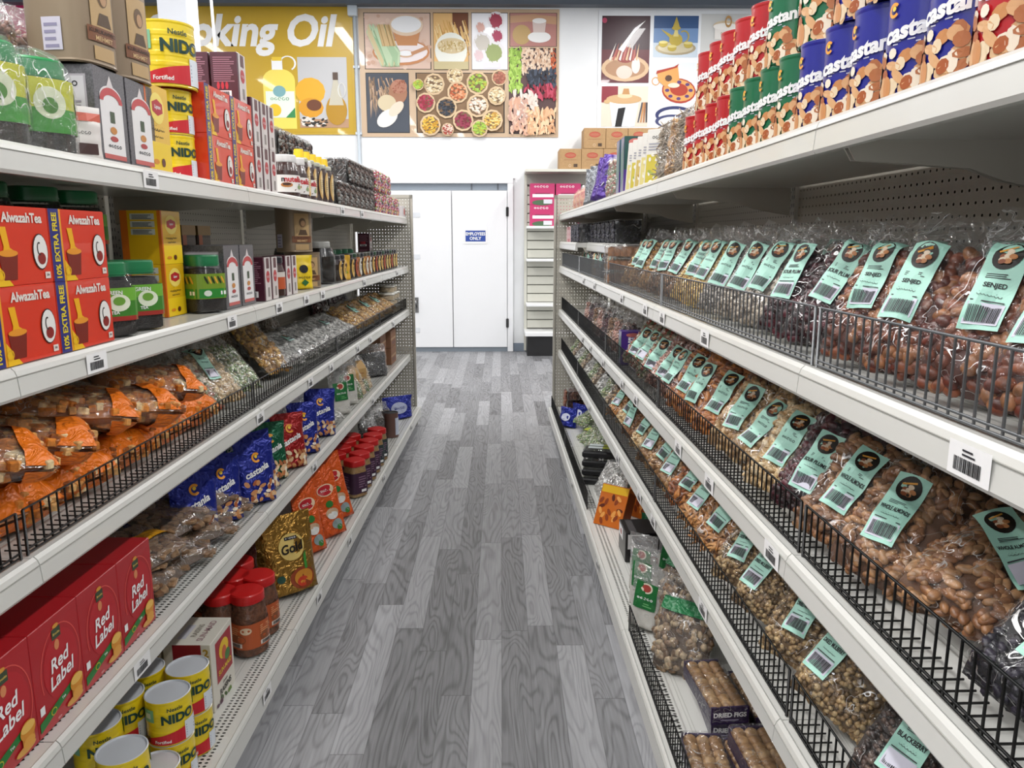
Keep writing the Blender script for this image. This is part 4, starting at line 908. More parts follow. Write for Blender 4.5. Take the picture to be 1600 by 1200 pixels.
def marside(A, d, h):
    s0, s1 = ((-d*.9, -d*.1) if SG < 0 else (d*.1, d*.9)); A.lines(s0, h*.4, s1, h*.92, 12, mat('9c6c7c', .5), 1); A.rect(s0+.005, h*.08, s0+(s1-s0)*.8, h*.22, PAPER, 1); A.bars(s0+.01, h*.09, s0+(s1-s0)*.7, h*.2, INK, 2)
    for k in range(3): A.ell(s0+(s1-s0)*(.2+.2*k), h*.32, .005, .012, mat('c03040', .4), 2, 8)
def marbox(): return box('tea_box', .075, .15, .085, MAR, marart, marside, sfn=sidefn('L', .075))
for i, d in enumerate((.03, .122)): place(inst('mar', marbox), 'LA', s0+.255, d, .272, full='maroon tea box standing on red swan cartons, %s' % ('by the aisle' if i == 0 else 'behind its twin'), cat='box')
for i in range(3):
    for k in (0, 1): place(inst('mar', marbox), 'LA', s0+.34+.082*i, .02, .0006+.1506*k, desc='maroon and white tea box, %s row' % ('lower', 'upper')[k], cat='box')
# chocolate spread and honey jars
CHOC = mat('3a1c12', .3, 0, .4)
def nutl(A, R_, h, z0, z1):
    H = z1-z0; A.text('nutella', .03, z0+H*.76, H*.34, mat('c4202c', .4), 3, bold=.03, maxw=R_*1.7); A.text('n', .03-R_*.76, z0+H*.72, H*.22, INK, 4, bold=.03); A.ell(-.0, z0+H*.42, R_*.4, H*.14, mat('b9783c', .4), 3); A.ell(.0, z0+H*.46, R_*.28, H*.07, CHOC, 4); A.poly([(R_*.5, z0+H*.1), (R_*.6, z0+H*.1), (R_*1.1, z0+H*.5), (R_*1.0, z0+H*.52)], mat('5a3a28', .4), 3); A.ell(R_*1.0, z0+H*.3, R_*.2, H*.13, mat('8ca06c', .4), 3)
def nutjar(): return jar(.115, .165, 'e6e4e2', CHOC, nutl, 2, .95, .72, .15, .78, lab=(.12, .52), labm=mat('eeeae6', .4), name='spread_jar')
for i in range(3): place(inst('nutjar', nutjar), 'LA', S('LA', 449, .06)+.13*i, .065, turn=68, desc='chocolate spread jar with white lid', cat='jar')
def tag_(A, R_, h, z0, z1): A.ell(R_*.6, z1-.012, R_*.3, .008, mat('c03a30', .4), 3)
def capjar():
    r = jar(.085, .17, 'b9b9a8', CHOC, None, 2, .95, .8, .08, .82, name='honey_jar')
    mb = MB(); A = Art(mb, cyl(.043)); A.ell(.03, .075, .022, .062, mat('d9b06c', .4), 1, 16); A.ell(.03, .075, .015, .045, mat('e8cc94', .4), 2, 14); A.lines(.018, .05, .042, .10, 6, DARKPRINT, 3); mb.build('label', r)
    mb = MB(); mb.lathe([(.022, .17), (.022, .178), (.019, .205)], mat('f0c81c', .35), 20); mb.disc(.019, .205, mat('f0c81c', .35), 20); mb.build('yellow_cap', r); return r
for i in range(5): place(inst('capjar', capjar), 'LA', 3.36+.105*i, .05, turn=48, desc='honey jar with yellow cap', cat='jar')
def clambox(kind, w, h, d, seed, lab=None, lid='clear', name='clear_box'):
    r = empty(name); mb = MB(); T = lambda u, v: d/2*.9; X = lambda u, v: u*w/2*.97; D = lambda u, v: d/2
    mb.box(-w/2+.006, w/2-.006, .006, d-.006, .002, h*.9, food(KIND[kind][2], KIND[kind][2])); pieces(mb, kind, T, X, D, h*.92, .03, .97, seed, w, 1)
    (a, b, c), cols, core, hi = KIND[kind]; rn = random.Random(seed); vs0, fs0 = ico1()
    for sx in (-1, 1):
        for i in range(int(d*h/(3.14*a*b)*1.2)):
            mb.add(vs0, fs0, food(rn.choice(cols), core, .4), True, Matrix.Translation((sx*(w/2-.008), rn.uniform(.01, d-.01), rn.uniform(.01, h*.9))) @ Matrix.Rotation(rn.uniform(0, 3), 4, 'X') @ Matrix.Diagonal((c, a, b, 1)))
    for i in range(int(w*d/(3.14*a*b)*1.3)):
        mb.add(vs0, fs0, food(rn.choice(cols), core, .4), True, Matrix.Translation((rn.uniform(-w/2+.01, w/2-.01), rn.uniform(.01, d-.01), h*.92)) @ Matrix.Rotation(rn.uniform(0, 3), 4, 'Z') @ Matrix.Diagonal((a, b, c, 1)))
    mb.build('contents', r); mb = MB(); mb.cham(-w/2, w/2, 0, d, 0, h, .006, film(0.040, 0.045, key='clear_pack', bs=9)); mb.cham(-w/2-.003, w/2+.003, -.003, d+.003, h-.002, h+.002, .001, film(0.100, 0.054, key='clear_rim', bs=9)); mb.build('clear_case', r)
    if lab: mb = MB(); A = Art(mb, flat(-.001)); A.rect(-w*.3, h*.2, w*.3, h*.75, mat(lab, .5), 1); A.scrib(0, h*.6, w*.45, h*.12, DARKPRINT, 2); A.lines(-w*.22, h*.25, w*.22, h*.5, 4, DARKPRINT, 2); mb.build('label', r)
    return r
KIND['date'] = ((.012, .008, .007), ['3a2a26', '5c4034', '2a1e1c', '8a8a86', '6c5a50'], '2a1e1a', 0); KIND['candy'] = ((.010, .007, .005), ['c43c54', 'e8e0e4', 'd07c8c', '8a6ca0', 'e0c070', 'a84048', '7a9a6c'], 'a8787c', 0); KIND['nori'] = ((.014, .005, .004), ['1c1c26', '2e2e3c', '4a4a58', '14141a'], '101016', 0)
s = 3.98
for i in range(7):
    for k in range(2 if i > 1 else 1):
        place(inst(('cl', 'date', k), lambda: clambox('date', .13, .125, .11, 3, 'd9d6d2')), 'LA', s+.14*i, .03, .0006+.129*k, desc='clear box of dark dates, %s row' % ('lower', 'upper')[k], cat='box')
for i in range(5): place(inst(('cl', 'date', 5), lambda: clambox('date', .12, .16, .10, 4, 'c9cdd2')), 'LA', 3.55+.15*i, .20, .0006, desc='tall clear box of dates behind the honey jars', cat='box')
for i in range(4): place(inst(('cl', 'date', 5), lambda: clambox('date', .12, .16, .10, 4, 'c9cdd2')), 'LA', 3.62+.15*i, .20, .165, desc='tall clear box of dates, upper back row', cat='box')
s = 5.0
for i in range(8):
    for k in range(2 if i < 5 else 1):
        place(inst(('cd', i % 2), lambda: clambox('candy', .115, .13, .10, 6+i, 'e4dce8' if i % 2 else None)), 'LA', s+.125*i, .03, .0006+.134*k, desc='clear box of pink mixed sweets, %s row' % ('lower', 'upper')[k], cat='box')
CARD = mat('b08d62', .7, noise_amt=.08, nscale=40)
o = box('cardboard_box', .24, .17, .2, CARD, lambda A, w, h: A.rect(-w*.5, h*.47, w*.5, h*.53, mat('a07c50', .5), 1)); place(o, 'LA', 5.98, .2, full='open brown cardboard box on far end of tea rack top tier', cat='box')
o = box('noodle_packet', .16, .08, .09, mat('d9d4d6', .4), lambda A, w, h: A.ell(w*.2, h*.5, w*.2, h*.35, mat('c03a34', .4), 1)); place(o, 'LA', 6.085, .0, full='small white and red packet beside brown cardboard box on tea rack', cat='packet')

# ================================================================== TEA RACK, SECOND TIER
sw0 = S('LB', 178, .015)
for i in range(3):
    for k in (0, 1): place(inst('swan', swanbox), 'LB', sw0-.1-.2*i, .012, .0006+.1355*k, desc='red swan tea carton, %s row' % ('lower', 'upper')[k], cat='carton')
for i, s in enumerate((sw0+.075, sw0+.21)): place(inst('greenjar', greenjar), 'LB', s, .075, turn=38, desc='square green lidded tea jar with green label', cat='jar')
def talljar(): return jar(.15, .235, '17503c', BLACKTEA, None, 2, .95, .75, .15, .7, name='tea_jar')
for s in (1.3, 1.47, 1.64, 1.82, 1.99):
    for k in (0, 1): place(inst('greenjar', greenjar), 'LB', s, .25, .0006+.1656*k, turn=38, desc='green lidded tea jar at the back, %s' % ('lower', 'upper')[k], cat='jar')
def gj2():
    def art(A, R_, h, z0, z1):
        H = z1-z0
        for c in (-1.5, .1, 1.6):
            for i in range(6): A.ell(c*R_+(i-2.5)*R_*.18, z0+H*.75, R_*.06, H*.18, mat('e0a83c' if i % 2 else '22301c', .4), 2, 8, rot=.4)
            A.rect(c*R_-R_*.8, z0+H*.03, c*R_+R_*.7, z0+H*.4, mat('2c8a34', .4), 2, 6); A.ell(c*R_-R_*.4, z0+H*.22, R_*.2, H*.12, mat('dfe8dc', .4), 3); A.rect(c*R_+R_*.3, z0+H*.15, c*R_+R_*.6, z0+H*.3, PAPER, 3)
    return jar(.108, .168, '1f7a4c', BLACKTEA, art, 4, .9, .78, .17, .8, lab=(.25, .68), labm=mat('7a9a2c', .4))
yb = S('LB', 278, .11)-.02
place(inst('gj2', gj2), 'LB', S('LB', 328, .06), .075, turn=38, desc='green lidded tea jar with leafy label', cat='jar')
for k in (0, 1): place(inst('yelbox2', lambda: yelbox(.145)), 'LB', yb+.02, .11 if k == 0 else .11, .0006+.1455*k, desc='yellow tea box, %s of stack' % ('foot', 'top')[k], cat='box')
g0 = S('LB', 372, .02)
for i in range(2): place(inst('greybox', greybox), 'LB', g0+.14*i, .03, desc='grey glitter tea box with white arch label', cat='box')
def goldtin():
    mb = MB(); mb.cham(-.055, .055, 0, .1, 0, .13, .004, mat('3c3228', .4)); A = Art(mb, sidefn('L', .11)); A.rect(-.095, .01, -.005, .085, mat('4a4238', .5), 1); A.rect(-.1, .098, 0, .13, mat('8a6c34', .35, .4), 1); A = Art(mb, flat(0)); A.rect(-.05, .0, -.02, .1, mat('b0541c', .4), 1); A.rect(-.02, .02, .05, .09, mat('5a5048', .4), 1); A.rect(-.055, .098, .055, .13, mat('8a6c34', .35, .4), 1); return mb.build('tea_tin')
for i in range(3): place(inst('goldtin', goldtin), 'LB', g0+.02+.13*i, .22, .0006+.128, desc='dark tin with gold lid standing at the back', cat='tin')
def darktin(): return tin('dark_tin', .06, .125, mat('26262c', .35, .3), mat('2e2e36', .35, .3), None, 0, sq=4)
for i in range(3): place(inst('darktin', darktin), 'LB', g0+.02+.13*i, .27, .0006, desc='plain dark grey tin under gold lidded tin', cat='tin')
m0 = S('LB', 415, .015)
for i in range(4): place(inst('mar2', lambda: box('tea_box', .075, .15, .085, MAR, marart, marside, sfn=sidefn('L', .075))), 'LB', m0+.05+.082*i+(.09 if i > 1 else 0), .02, desc='maroon and white tea box', cat='box')
place(inst('cj', lambda: jar(.085, .15, '26262e', CHOC, lambda A, R_, h, z0, z1: [A.rect(-R_*.3, z0, R_*1.2, z1*.8, mat('c05a34', .4), 2, 8)], 2, .9, .8, .14, .84, labm=mat('d8d0c8', .4))), 'LB', m0+.213, .05, turn=45, desc='small dark jar between maroon tea boxes', cat='jar')
c0 = S('LB', 458, .08)
place(inst('bt2', lambda: tin('coffee_tin', .068, .155, TANB, mat('3c2620', .4), portrait, 0, sq=3.2, lidm=mat('3c2620', .4))), 'LB', c0+.2, .09, .0006, 45, full='brown coffee tin at foot of stack beside maroon tea boxes', cat='tin')
place(inst('bt3', lambda: tin('coffee_tin', .068, .19, TANB, mat('3c2620', .4), portrait, 0, sq=3.2, lidm=mat('3c2620', .4))), 'LB', c0+.16, .11, .157, 45, full='tall brown coffee tin stacked on another, tea rack second tier', cat='tin')
o = pouch('honey_pouch', .10, .145, .05, mat('e8c818', .35), lambda A, w, h: [A.ell(0, h*.6, w*.2, h*.12, INK, 2), A.scrib(0, h*.35, w*.6, h*.08, INK, 2), A.poly([(0, h*.1), (w*.2, h*.2), (0, h*.3), (-w*.2, h*.2)], mat('2c6a34', .4), 2)], 3); place(o, 'LB', S('LB', 477, .05)+.0, .06, turn=45, full='yellow honey pouch beside the brown coffee tins', cat='pouch')
o = jar(.15, .20, 'a8a8a4', mat('14100e', .2, 0, .5), None, 2, .95, .72, .12, .66, name='syrup_jar'); place(o, 'LB', S('LB', 503, .08)+.02, .09, desc='large dark syrup jar with silver lid', cat='jar')
o = jar(.12, .20, 'a8a8a4', mat('14100e', .2, 0, .5), None, 2, .95, .72, .12, .66, name='syrup_jar'); place(o, 'LB', S('LB', 503, .08)-.06, .23, desc='syrup jar behind the large dark jar', cat='jar')
def tagjar(body, lidc, lc):
    r = jar(.082, .135, lidc, body, None, 2, .95, .8, .13, .84, name='honey_jar'); mb = MB(); A = Art(mb, cyl(.0415)); A.ell(.028, .06, .020, .048, mat(lc, .4), 1, 16); A.lines(.018, .04, .038, .07, 4, DARKPRINT, 2); A.ell(.028, .082, .008, .008, mat('5c3a20', .4), 2, 8); mb.build('label', r); return r
HON = mat('2c1a10', .2, 0, .5); AMB = mat('a8641c', .2, 0, .5)
s = S('LB', 522, .05)
for i in range(2): place(inst('tj0', lambda: tagjar(HON, '2c2c30', 'd9b060')), 'LB', s+.1*i, .05, turn=48, desc='dark honey jar with gold tag', cat='jar')
o = pouch('honey_card', .085, .13, .03, mat('d8a838', .35), lambda A, w, h: [A.ell(0, h*.6, w*.22, h*.15, mat('4c2414', .4), 2), A.poly([(-w*.1, h*.2), (w*.3, h*.3), (w*.05, h*.42)], mat('8aa82c', .4), 2)], 4); place(o, 'LB', s+.2, .045, turn=45, full='gold fig honey pouch between honey jars', cat='pouch')
s += .3
for i in range(16):
    k = ('tj', i in (2, 4, 5), i % 3)
    f = (lambda: tagjar(AMB, '4a4a40', 'e4dccc')) if k[1] else (lambda: tagjar(HON, ['24242a', '2c4a34', '24242a'][i % 3], ['d9b060', 'b0583c', 'dcc078'][i % 3]))
    if s+.103*i > 6.1: break
    place(inst(k, f), 'LB', s+.103*i, .05, turn=48, desc=('amber' if k[1] else ('green lidded' if i % 3 == 1 else ('gold tag' if i % 3 else 'black lidded')))+' small honey jar', cat='jar')
for i in range(5): place(inst('gj4', lambda: jar(.09, .15, '1f5a3c', mat('5c2c14', .3), None, 2, .95, .78, .16, .8, name='pickle_jar')), 'LB', 4.3+.16*i, .2, desc='green lidded jar in back row', cat='jar')
o = box('tea_box', .1, .15, .08, MAR, marart, marside, sfn=sidefn('L', .1)); place(o, 'LB', 5.75, .2, .0006, full='single maroon box in the back row near far end of tea rack', cat='box')
o = box('tea_box', .1, .10, .08, MAR, marart, marside, sfn=sidefn('L', .1)); place(o, 'LB', 5.75, .2, .151, full='maroon box stacked up near perforated far end of tea rack', cat='box')

# ================================================================== TEA RACK, THIRD TIER (behind the black fence)
OR = 'ec7a1a'
rn = random.Random(21)
def ruskbag(sd): return nutbag('rusk', .20, .33, .08, .78, sd, None, fm=film(0.045, 0.059), name='rusk_bag', band=(OR, .0, .22 if sd % 2 else .17), back=.3)
for i in range(7):
    place(inst(('rusk', i % 4), lambda: ruskbag(i % 4+1)), 'LC', .98+.205*i, .06, .046, 14+rn.uniform(-4, 4), 79, rn.uniform(-3, 3), desc='clear snack bag with orange band, lower layer', cat='bag')
for i in range(6):
    place(inst(('rusk', (i+2) % 4), lambda: ruskbag((i+2) % 4+1)), 'LC', 1.24+.175*i, .035, .135+.02*(i % 2), -42+rn.uniform(-10, 10), 80, rn.uniform(-5, 5), desc='clear snack bag with orange band, top layer', cat='bag')
s = S('LC', 345, .06)
for i, (kd, nm) in enumerate((('mix', 0), ('cashew', 0), ('green', 0))): place(nutbag(kd, .17, .30, .06, .62, 31+i, '-' if i == 1 else None, fm=film(0.060, 0.072), name='snack_bag'), 'LC', s+.18*i-.05, .08, .03, 22, 46, full='clear bag of %s leaning over the fence past the orange bags' % ('mixed snacks', 'pale nuts', 'green white shreds')[i], cat='bag')
o = nutbag('gold', .16, .34, .06, .85, 35, None, fm=film(0.050, 0.063), name='pasta_bag'); place(o, 'LC', S('LC', 405, .1)+.22, .08, .03, 22, 48, full='long clear bag of golden pasta leaning over the fence', cat='bag')
s = S('LC', 440, .06)+.16
for i in range(6): place(inst(('silv', i % 3), lambda: nutbag('silver', .21, .24, .06, .85, 41+i % 3, '-' if i % 3 == 1 else None, fm=film(0.100, 0.090), name='rice_bag', sw=.04, sl=.05)), 'LC', s+.22*i, .05, .045, 14, 70, desc='shiny silvery white bag', cat='bag')
for i in range(4): place(inst(('noo', i % 2), lambda: nutbag('noodle', .26, .26, .10, .9, 51+i % 2, None, fm=film(0.040, 0.045), name='vermicelli_bag')), 'LC', 2.8+.28*i, .30, .04, 0, 12, desc='brown vermicelli bag at the back', cat='bag')
for i in range(7): place(inst(('gld', i % 2), lambda: nutbag('gold', .2, .24, .06, .8, 55+i % 2, '-' if i % 2 else None, fm=film(0.050, 0.063), name='pasta_bag', sl=.08)), 'LC', s+1.38+.19*i, .05, .04, 18, 60, desc='golden pasta bag behind the fence', cat='bag')
for i in range(4): place(inst(('drk', i % 2), lambda: nutbag('plum', .18, .22, .07, .8, 58+i % 2, None, name='fruit_bag')), 'LC', s+1.5+.22*i, .31, .02, 5, 12, desc='dark dried fruit bag at the back', cat='bag')
def tub(): return jar(.12, .05, 'dcdcd4', mat('b9a88c', .6, noise_amt=.3, nscale=150), None, 2, .9, .98, .16, 1.0, name='plastic_tub')
for i in range(3):
    for k in range(4-(i == 0)): place(inst('tub', tub), 'LC', 5.78+.13*i, .10+.02*(k % 2), .0006+.0505*k, desc='pale plastic tub, %s of stack' % ('foot', 'second', 'third', 'top')[k], cat='tub')

# ================================================================== TEA RACK, FOURTH TIER
REDL = mat('b01c24', .35, 0, .3)
def redl(A, w, h):
    A.ring(w*.05, h*.5, w*.42, h*.40, w*.016, mat('d9534c', .4), 1, 30, -60, 200); A.ell(w*.05, h*.52, w*.36, h*.32, mat('b8242c', .4), 1)
    A.rect(-w*.08, h*.78, w*.10, h*.88, mat('3c4a34', .4), 2); A.text('Brooke', w*.01, h*.83, h*.025, mat('e0c060', .4), 3); A.ell(w*.01, h*.9, w*.06, h*.02, mat('d99a3c', .4), 2); A.ell(w*.0, h*.72, w*.05, h*.05, mat('d98a5a', .4), 2)
    A.text('Red', w*.02, h*.57, h*.13, PAPER, 4, bold=.02, shear=.25, rot=.12, sx=1.0); A.text('Label', w*.04, h*.42, h*.13, PAPER, 4, bold=.02, shear=.25, rot=.12, maxw=w*.6)
    A.poly([(-w*.48, h*.05), (w*.2, h*.19), (w*.2, h*.26), (-w*.48, h*.14)], mat('1f7a34', .4), 2); A.text('Tea', w*.02, h*.19, h*.028, PAPER, 3, rot=.2); A.ell(-w*.2, h*.145, w*.06, h*.035, mat('c8c030', .4), 3); A.ell(-w*.2, h*.145, w*.045, h*.026, mat('1f7a34', .4), 4)
    A.ell(w*.3, h*.22, w*.14, h*.085, mat('d9902c', .4), 5); A.rect(w*.19, h*.10, w*.41, h*.21, mat('c87c24', .4), 4.6); A.ell(w*.3, h*.11, w*.11, h*.05, mat('e0a040', .4), 5); A.ell(w*.3, h*.25, w*.13, h*.045, mat('f0c060', .4), 6); A.ell(w*.24, h*.07, w*.18, h*.035, mat('d9a04c', .4), 4); A.rect(-w*.45, h*.2, -w*.36, h*.28, PAPER, 2); A.text('450g', -w*.1, h*.04, h*.03, mat('e8b0b0', .4), 3)
def redside(A, d, h): s0, s1 = (-d, 0) if SG < 0 else (0, d); A.text('Red Label', (s0+s1)/2-.02, h*.86, h*.05, mat('8c4048', .4), 1, shear=.2); A.lines(s0+.01, h*.25, s1-.03, h*.72, 16, mat('8e2a30', .4), 1); A.rect(s1-.055, h*.04, s1-.01, h*.18, mat('cfccd4', .5), 1); A.bars(s1-.05, h*.05, s1-.015, h*.17, INK, 2, vert=False)
def redbox(): return box('tea_box', .155, .21, .15, REDL, redl, redside, sfn=sidefn('L', .155))
r1 = S('LD', 247, .02)
for i in range(6): place(inst('redbox', redbox), 'LD', r1-.077+.157*(i-5), .025, desc='red tea box with cup picture', cat='box')
def biscuit(sd): return nutbag('biscuit', .22, .2, .05, .88, sd, None, fm=film(0.050, 0.072), name='biscuit_bag', band=('e0a020', .42, .6) if sd == 63 else None)
b0 = r1+.14
for i, (s, d, z) in enumerate(((b0-.04, .05, .03), (b0+.12, .04, .03), (b0+.02, .2, .035), (b0+.22, .2, .035), (b0+.02, .06, .082), (b0+.3, .05, .03), (b0+.28, .08, .085), (b0+.5, .06, .03), (b0+.48, .22, .04), (b0+.46, .08, .08))):
    place(inst(('bis', 63 if i == 4 else 60+i % 2), lambda: biscuit(63 if i == 4 else 60+i % 2)), 'LD', s, d, z, 10+8*(i % 3), 80, desc='brown biscuit bag%s' % (' with yellow tag' if i == 4 else (' lying on top' if z > .07 else ' on the deck')), cat='bag')
def castp(col, seed):
    def art(A, w, h): brandC(A, 0, h*.72, w*.12); A.text('castania', 0, h*.52, h*.10, PAPER, 3, bold=.03, shear=.25, rot=.35, maxw=w*.85); nutpile(A, w, h, h*.06, h*.34, NUTS, seed, .011, 46)
    return lambda: pouch('nut_pouch', .15, .225, .07, foil(col, .32, .35), art, seed)
BLU, GRN, RDD = '1c2a8c', '0f5a3c', '9c1a1c'
p0 = S('LD', 395, .05)
for i, (s, d, c, tn) in enumerate(((p0-.14, .10, BLU, 40), (p0-.02, .16, BLU, 42), (p0-.3, .12, BLU, 44), (p0-.34, .25, BLU, 30), (p0-.1, .3, BLU, 30), (p0-.18, .22, BLU, 30), (p0+.05, .05, BLU, 42), (p0+.17, .07, BLU, 42), (p0+.02, .26, BLU, 35), (p0+.31, .08, GRN, 40), (p0+.42, .24, GRN, 35), (p0+.47, .05, RDD, 42), (p0+.68, .05, BLU, 42), (p0+.62, .2, BLU, 42), (p0+.86, .16, 'c8ccd4', 50), (p0+.98, .06, BLU, 60))):
    nm = {BLU: 'blue', GRN: 'green', RDD: 'red'}.get(c, 'silver white'); place(inst(('cp', c, i % 2), castp(c, 70+i % 2)), 'LD', s, d, .0006, tn, 10, [4, -5, 3][i % 3], desc=nm+' foil nut pouch'+(' by the aisle' if d < .12 else ' at the back'), cat='pouch')
POWD = mat('e2dfd6', .5, noise_amt=.05)
def starch():
    def art(A, w, h):
        G = mat('1c6a34', .4); A.rect(-w*.34, h*.34, w*.34, h*.74, G, 2, 6, 4); A.ell(0, h*.66, w*.19, h*.08, mat('e4dcc8', .4), 3); A.ell(0, h*.66, w*.14, h*.058, mat('a8453c', .4), 4); A.scrib(0, h*.5, w*.5, h*.045, PAPER, 3); A.lines(-w*.25, h*.38, w*.25, h*.45, 2, mat('6cb070', .4), 3)
    r = empty('powder_bag'); T, X, D = pouchT(.13, .23, .06, 8)
    mb = MB(); sheet(mb, lambda u, v: max(0, T(u, v)-.002), X, D, .23, POWD, 0, 12, 10, .0, .55); mb.build('contents', r)
    mb = MB(); sheet(mb, T, X, D, .23, film(0.110, 0.063), .0, 12, 18); mb.build('bag_film', r)
    mb = MB()
    def warp(x, z, l): u = max(-1, min(1, x/.065)); v = min(.99, z/.23); return (X(u, v), -(T(u, v)+.002+l*.0005)+D(u, v), z)
    art(Art(mb, warp), .13, .23); mb.build('green_label', r); return r
q0 = S('LD', 535, .05)
for i in range(2): place(inst('star', starch), 'LD', q0+.02+.25*i, .06+.02*i, .0006, 40+15*i, 6, desc='white powder bag with green label', cat='bag')
for i in range(4): place(inst(('wl', i % 2), lambda: nutbag('cashew' if i % 2 else 'green', .1, .22, .04, .7, 81+i % 2, None, fm=film(0.100, 0.072), name='candy_bag')), 'LD', q0+.42+.1*i, .06, .01, 45, 32, desc='narrow pale clear packet leaning back', cat='packet')
place(inst('wl0', lambda: nutbag('silver', .12, .14, .04, .9, 83, None, fm=film(0.100, 0.072), name='wipes_packet')), 'LD', q0-.2, .03, .02, 30, 60, full='flat white red packet lying before the powder bags', cat='packet')
def kraft():
    mb = MB(); K = mat('c09a62', .6); w, h, d = .08, .19, .05
    vs = [(-w/2, 0, 0), (w/2, 0, 0), (w/2, d, 0), (-w/2, d, 0), (-w/2, 0, h*.75), (w/2, 0, h*.75), (w/2, d, h*.75), (-w/2, d, h*.75), (-w*.3, d/2, h), (w*.3, d/2, h)]
    mb.add(vs, [(0, 1, 5, 4), (1, 2, 6, 5), (2, 3, 7, 6), (3, 0, 4, 7), (4, 5, 9, 8), (6, 7, 8, 9), (5, 6, 9), (7, 4, 8), (3, 2, 1, 0)], K); A = Art(mb, flat(0)); A.scrib(0, h*.6, w*.5, h*.05, mat('8c2c24', .5), 2)
    for x, z in ((-.015, .06), (.01, .07), (0, .04), (.018, .045)): A.ell(x, z, .009, .011, mat('4c2014', .5), 2, 10)
    return mb.build('kraft_bag')
for i, (s, d) in enumerate(((4.42, .08), (4.6, .07), (4.72, .16))): place(inst('kraft', kraft), 'LD', s, d, .0006, 35, desc='folded brown kraft paper bag of dates', cat='bag')
place(nutbag('raisin', .24, .22, .07, .72, 85, None, fm=film(0.100, 0.072), name='fruit_bag'), 'LD', 5.1, .10, .0006, 50, 8, full='clear bag of purple dark fruit beside the kraft bags', cat='bag')
for i, (s, z, d) in enumerate(((5.45, 0, .08), (5.45, .125, .08), (5.72, 0, .05), (5.72, .125, .05), (5.45, .25, .1), (5.95, 0, .1))): place(inst('cbox', lambda: box('cardboard_box', .23, .122, .22, mat('8a6248', .65), lambda A, w, h: [A.rect(-w*.5, h*.44, w*.5, h*.56, mat('a88460', .5), 1), A.rect(-w*.3, h*.15, w*.3, h*.35, mat('6a3c2c', .5), 1)])), 'LD', s, d, .0006+z, full='small brown carton, %s, fourth tier far end' % ['near stack foot', 'near stack middle', 'far stack foot', 'far stack top', 'near stack top', 'last one alone'][i], cat='box')

# ================================================================== TEA RACK, BOTTOM TIER
def base_nido(s, d, n, tag):
    for k in range(n): place(inst('nido', nidocan), 'LE', s, d, .0006+.1195*k, 48+8*(k % 2), desc='yellow milk tin, %s, %s' % (tag, ('foot', 'top')[k]), cat='tin')
for s, d, n, tag in ((1.88, .012, 2, 'aisle row'), (1.762, .012, 2, 'aisle row'), (1.54, .015, 2, 'aisle row'), (1.87, .125, 2, 'second row'), (1.755, .125, 2, 'second row'), (1.64, .125, 2, 'second row'), (1.65, .0, 1, 'low gap'), (1.42, .0, 1, 'low gap')): base_nido(s, d, n, tag)
SM = mat('dcd8cc', .4, 0, .2)
def sunart(A, w, h): A.rect(-w*.3, h*.32, w*.42, h*.92, mat('a41c2c', .4), 1); A.ell(w*.06, h*.72, w*.22, h*.14, mat('e8c020', .4), 2, 16); A.ell(w*.06, h*.66, w*.1, h*.1, mat('c85c34', .4), 3); A.ell(w*.2, h*.58, w*.12, h*.08, mat('3c7a34', .4), 3); A.text('SUN-MAID', w*.06, h*.45, h*.075, mat('e8c020', .4), 3, bold=.03, maxw=w*.62); A.text('Organic', w*.04, h*.25, h*.05, INK, 2, maxw=w*.6); A.text('RAISINS', w*.04, h*.16, h*.09, mat('2c241c', .4), 2, bold=.03, maxw=w*.75); nutpile(A, w*.9, h, h*.01, h*.1, ['3c5a24', '5c3c4c', '6c8a3c'], 4, .01, 14)
def sunside(A, d, h): s0, s1 = (-d, 0) if SG < 0 else (0, d); A.rect(s0+d*.2, 0, s0+d*.8, h, mat('8e1c28', .4), 1); A.text('2', s1-d*.1, h*.88, h*.12, mat('b09030', .4), 2, bold=.03); A.rect(s1-d*.16, h*.4, s1-d*.04, h*.8, mat('4c3a2c', .4), 1)
def suntop(A, w, d): A.text('SUN-MAID', 0, d*.3, d*.14, mat('9c7c80', .4), 1, bold=.02, maxw=w*.8); A.text('RAISINS', 0, d*.5, d*.12, mat('8a8478', .4), 1, maxw=w*.7); A.rect(-w*.3, d*.62, w*.2, d*.8, mat('c4c4cc', .4), 1)
for i, d in enumerate((.012, .155)): place(inst('sun', lambda: box('raisin_box', .165, .212, .135, SM, sunart, sunside, suntop, sfn=sidefn('L', .165))), 'LE', 2.112, d, .0006, full='white and red raisin carton %s' % ('by the aisle beside milk tins', 'behind its twin near milk tins')[i], cat='box')
COOK = mat('6a3e24', .6, noise_amt=.5, nscale=60, bump=.8, bscale=60)
def redjar():
    def art(A, R_, h, z0, z1):
        H = z1-z0
        for c in (-1.3, .5): A.ell(c*R_+.03, z0+H*.75, R_*.3, H*.14, mat('e0c8a8', .4), 2); A.ell(c*R_, z0+H*.4, R_*.5, H*.2, mat('8a5030', .4), 2); A.rect(c*R_-R_*.5, z0+H*.08, c*R_+R_*.3, z0+H*.25, mat('e8dcd0', .4), 3, 4); A.bars(c*R_-R_*.4, z0+H*.1, c*R_+R_*.2, z0+H*.23, INK, 4); A.lines(c*R_-R_*.5, z0+H*.5, c*R_+R_*.2, z0+H*.9, 5, mat('e0a070', .4), 3)
    return jar(.115, .215, 'cc1c1c', COOK, art, 2.6, .95, .86, .13, .9, lab=(.16, .56), labm=mat('b8582c', .4), name='cookie_jar')
sj = S('LE', 397, -.0)
for px, py in ((403, 897), (385, 922), (343, 923), (365, 898), (371, 875), (330, 905)):
    q = SD('LE', px, py, .215); place(inst('redjar', redjar), 'LE', q[0], q[1], .0006, 35, desc='brown cookie jar with round red lid', cat='jar')
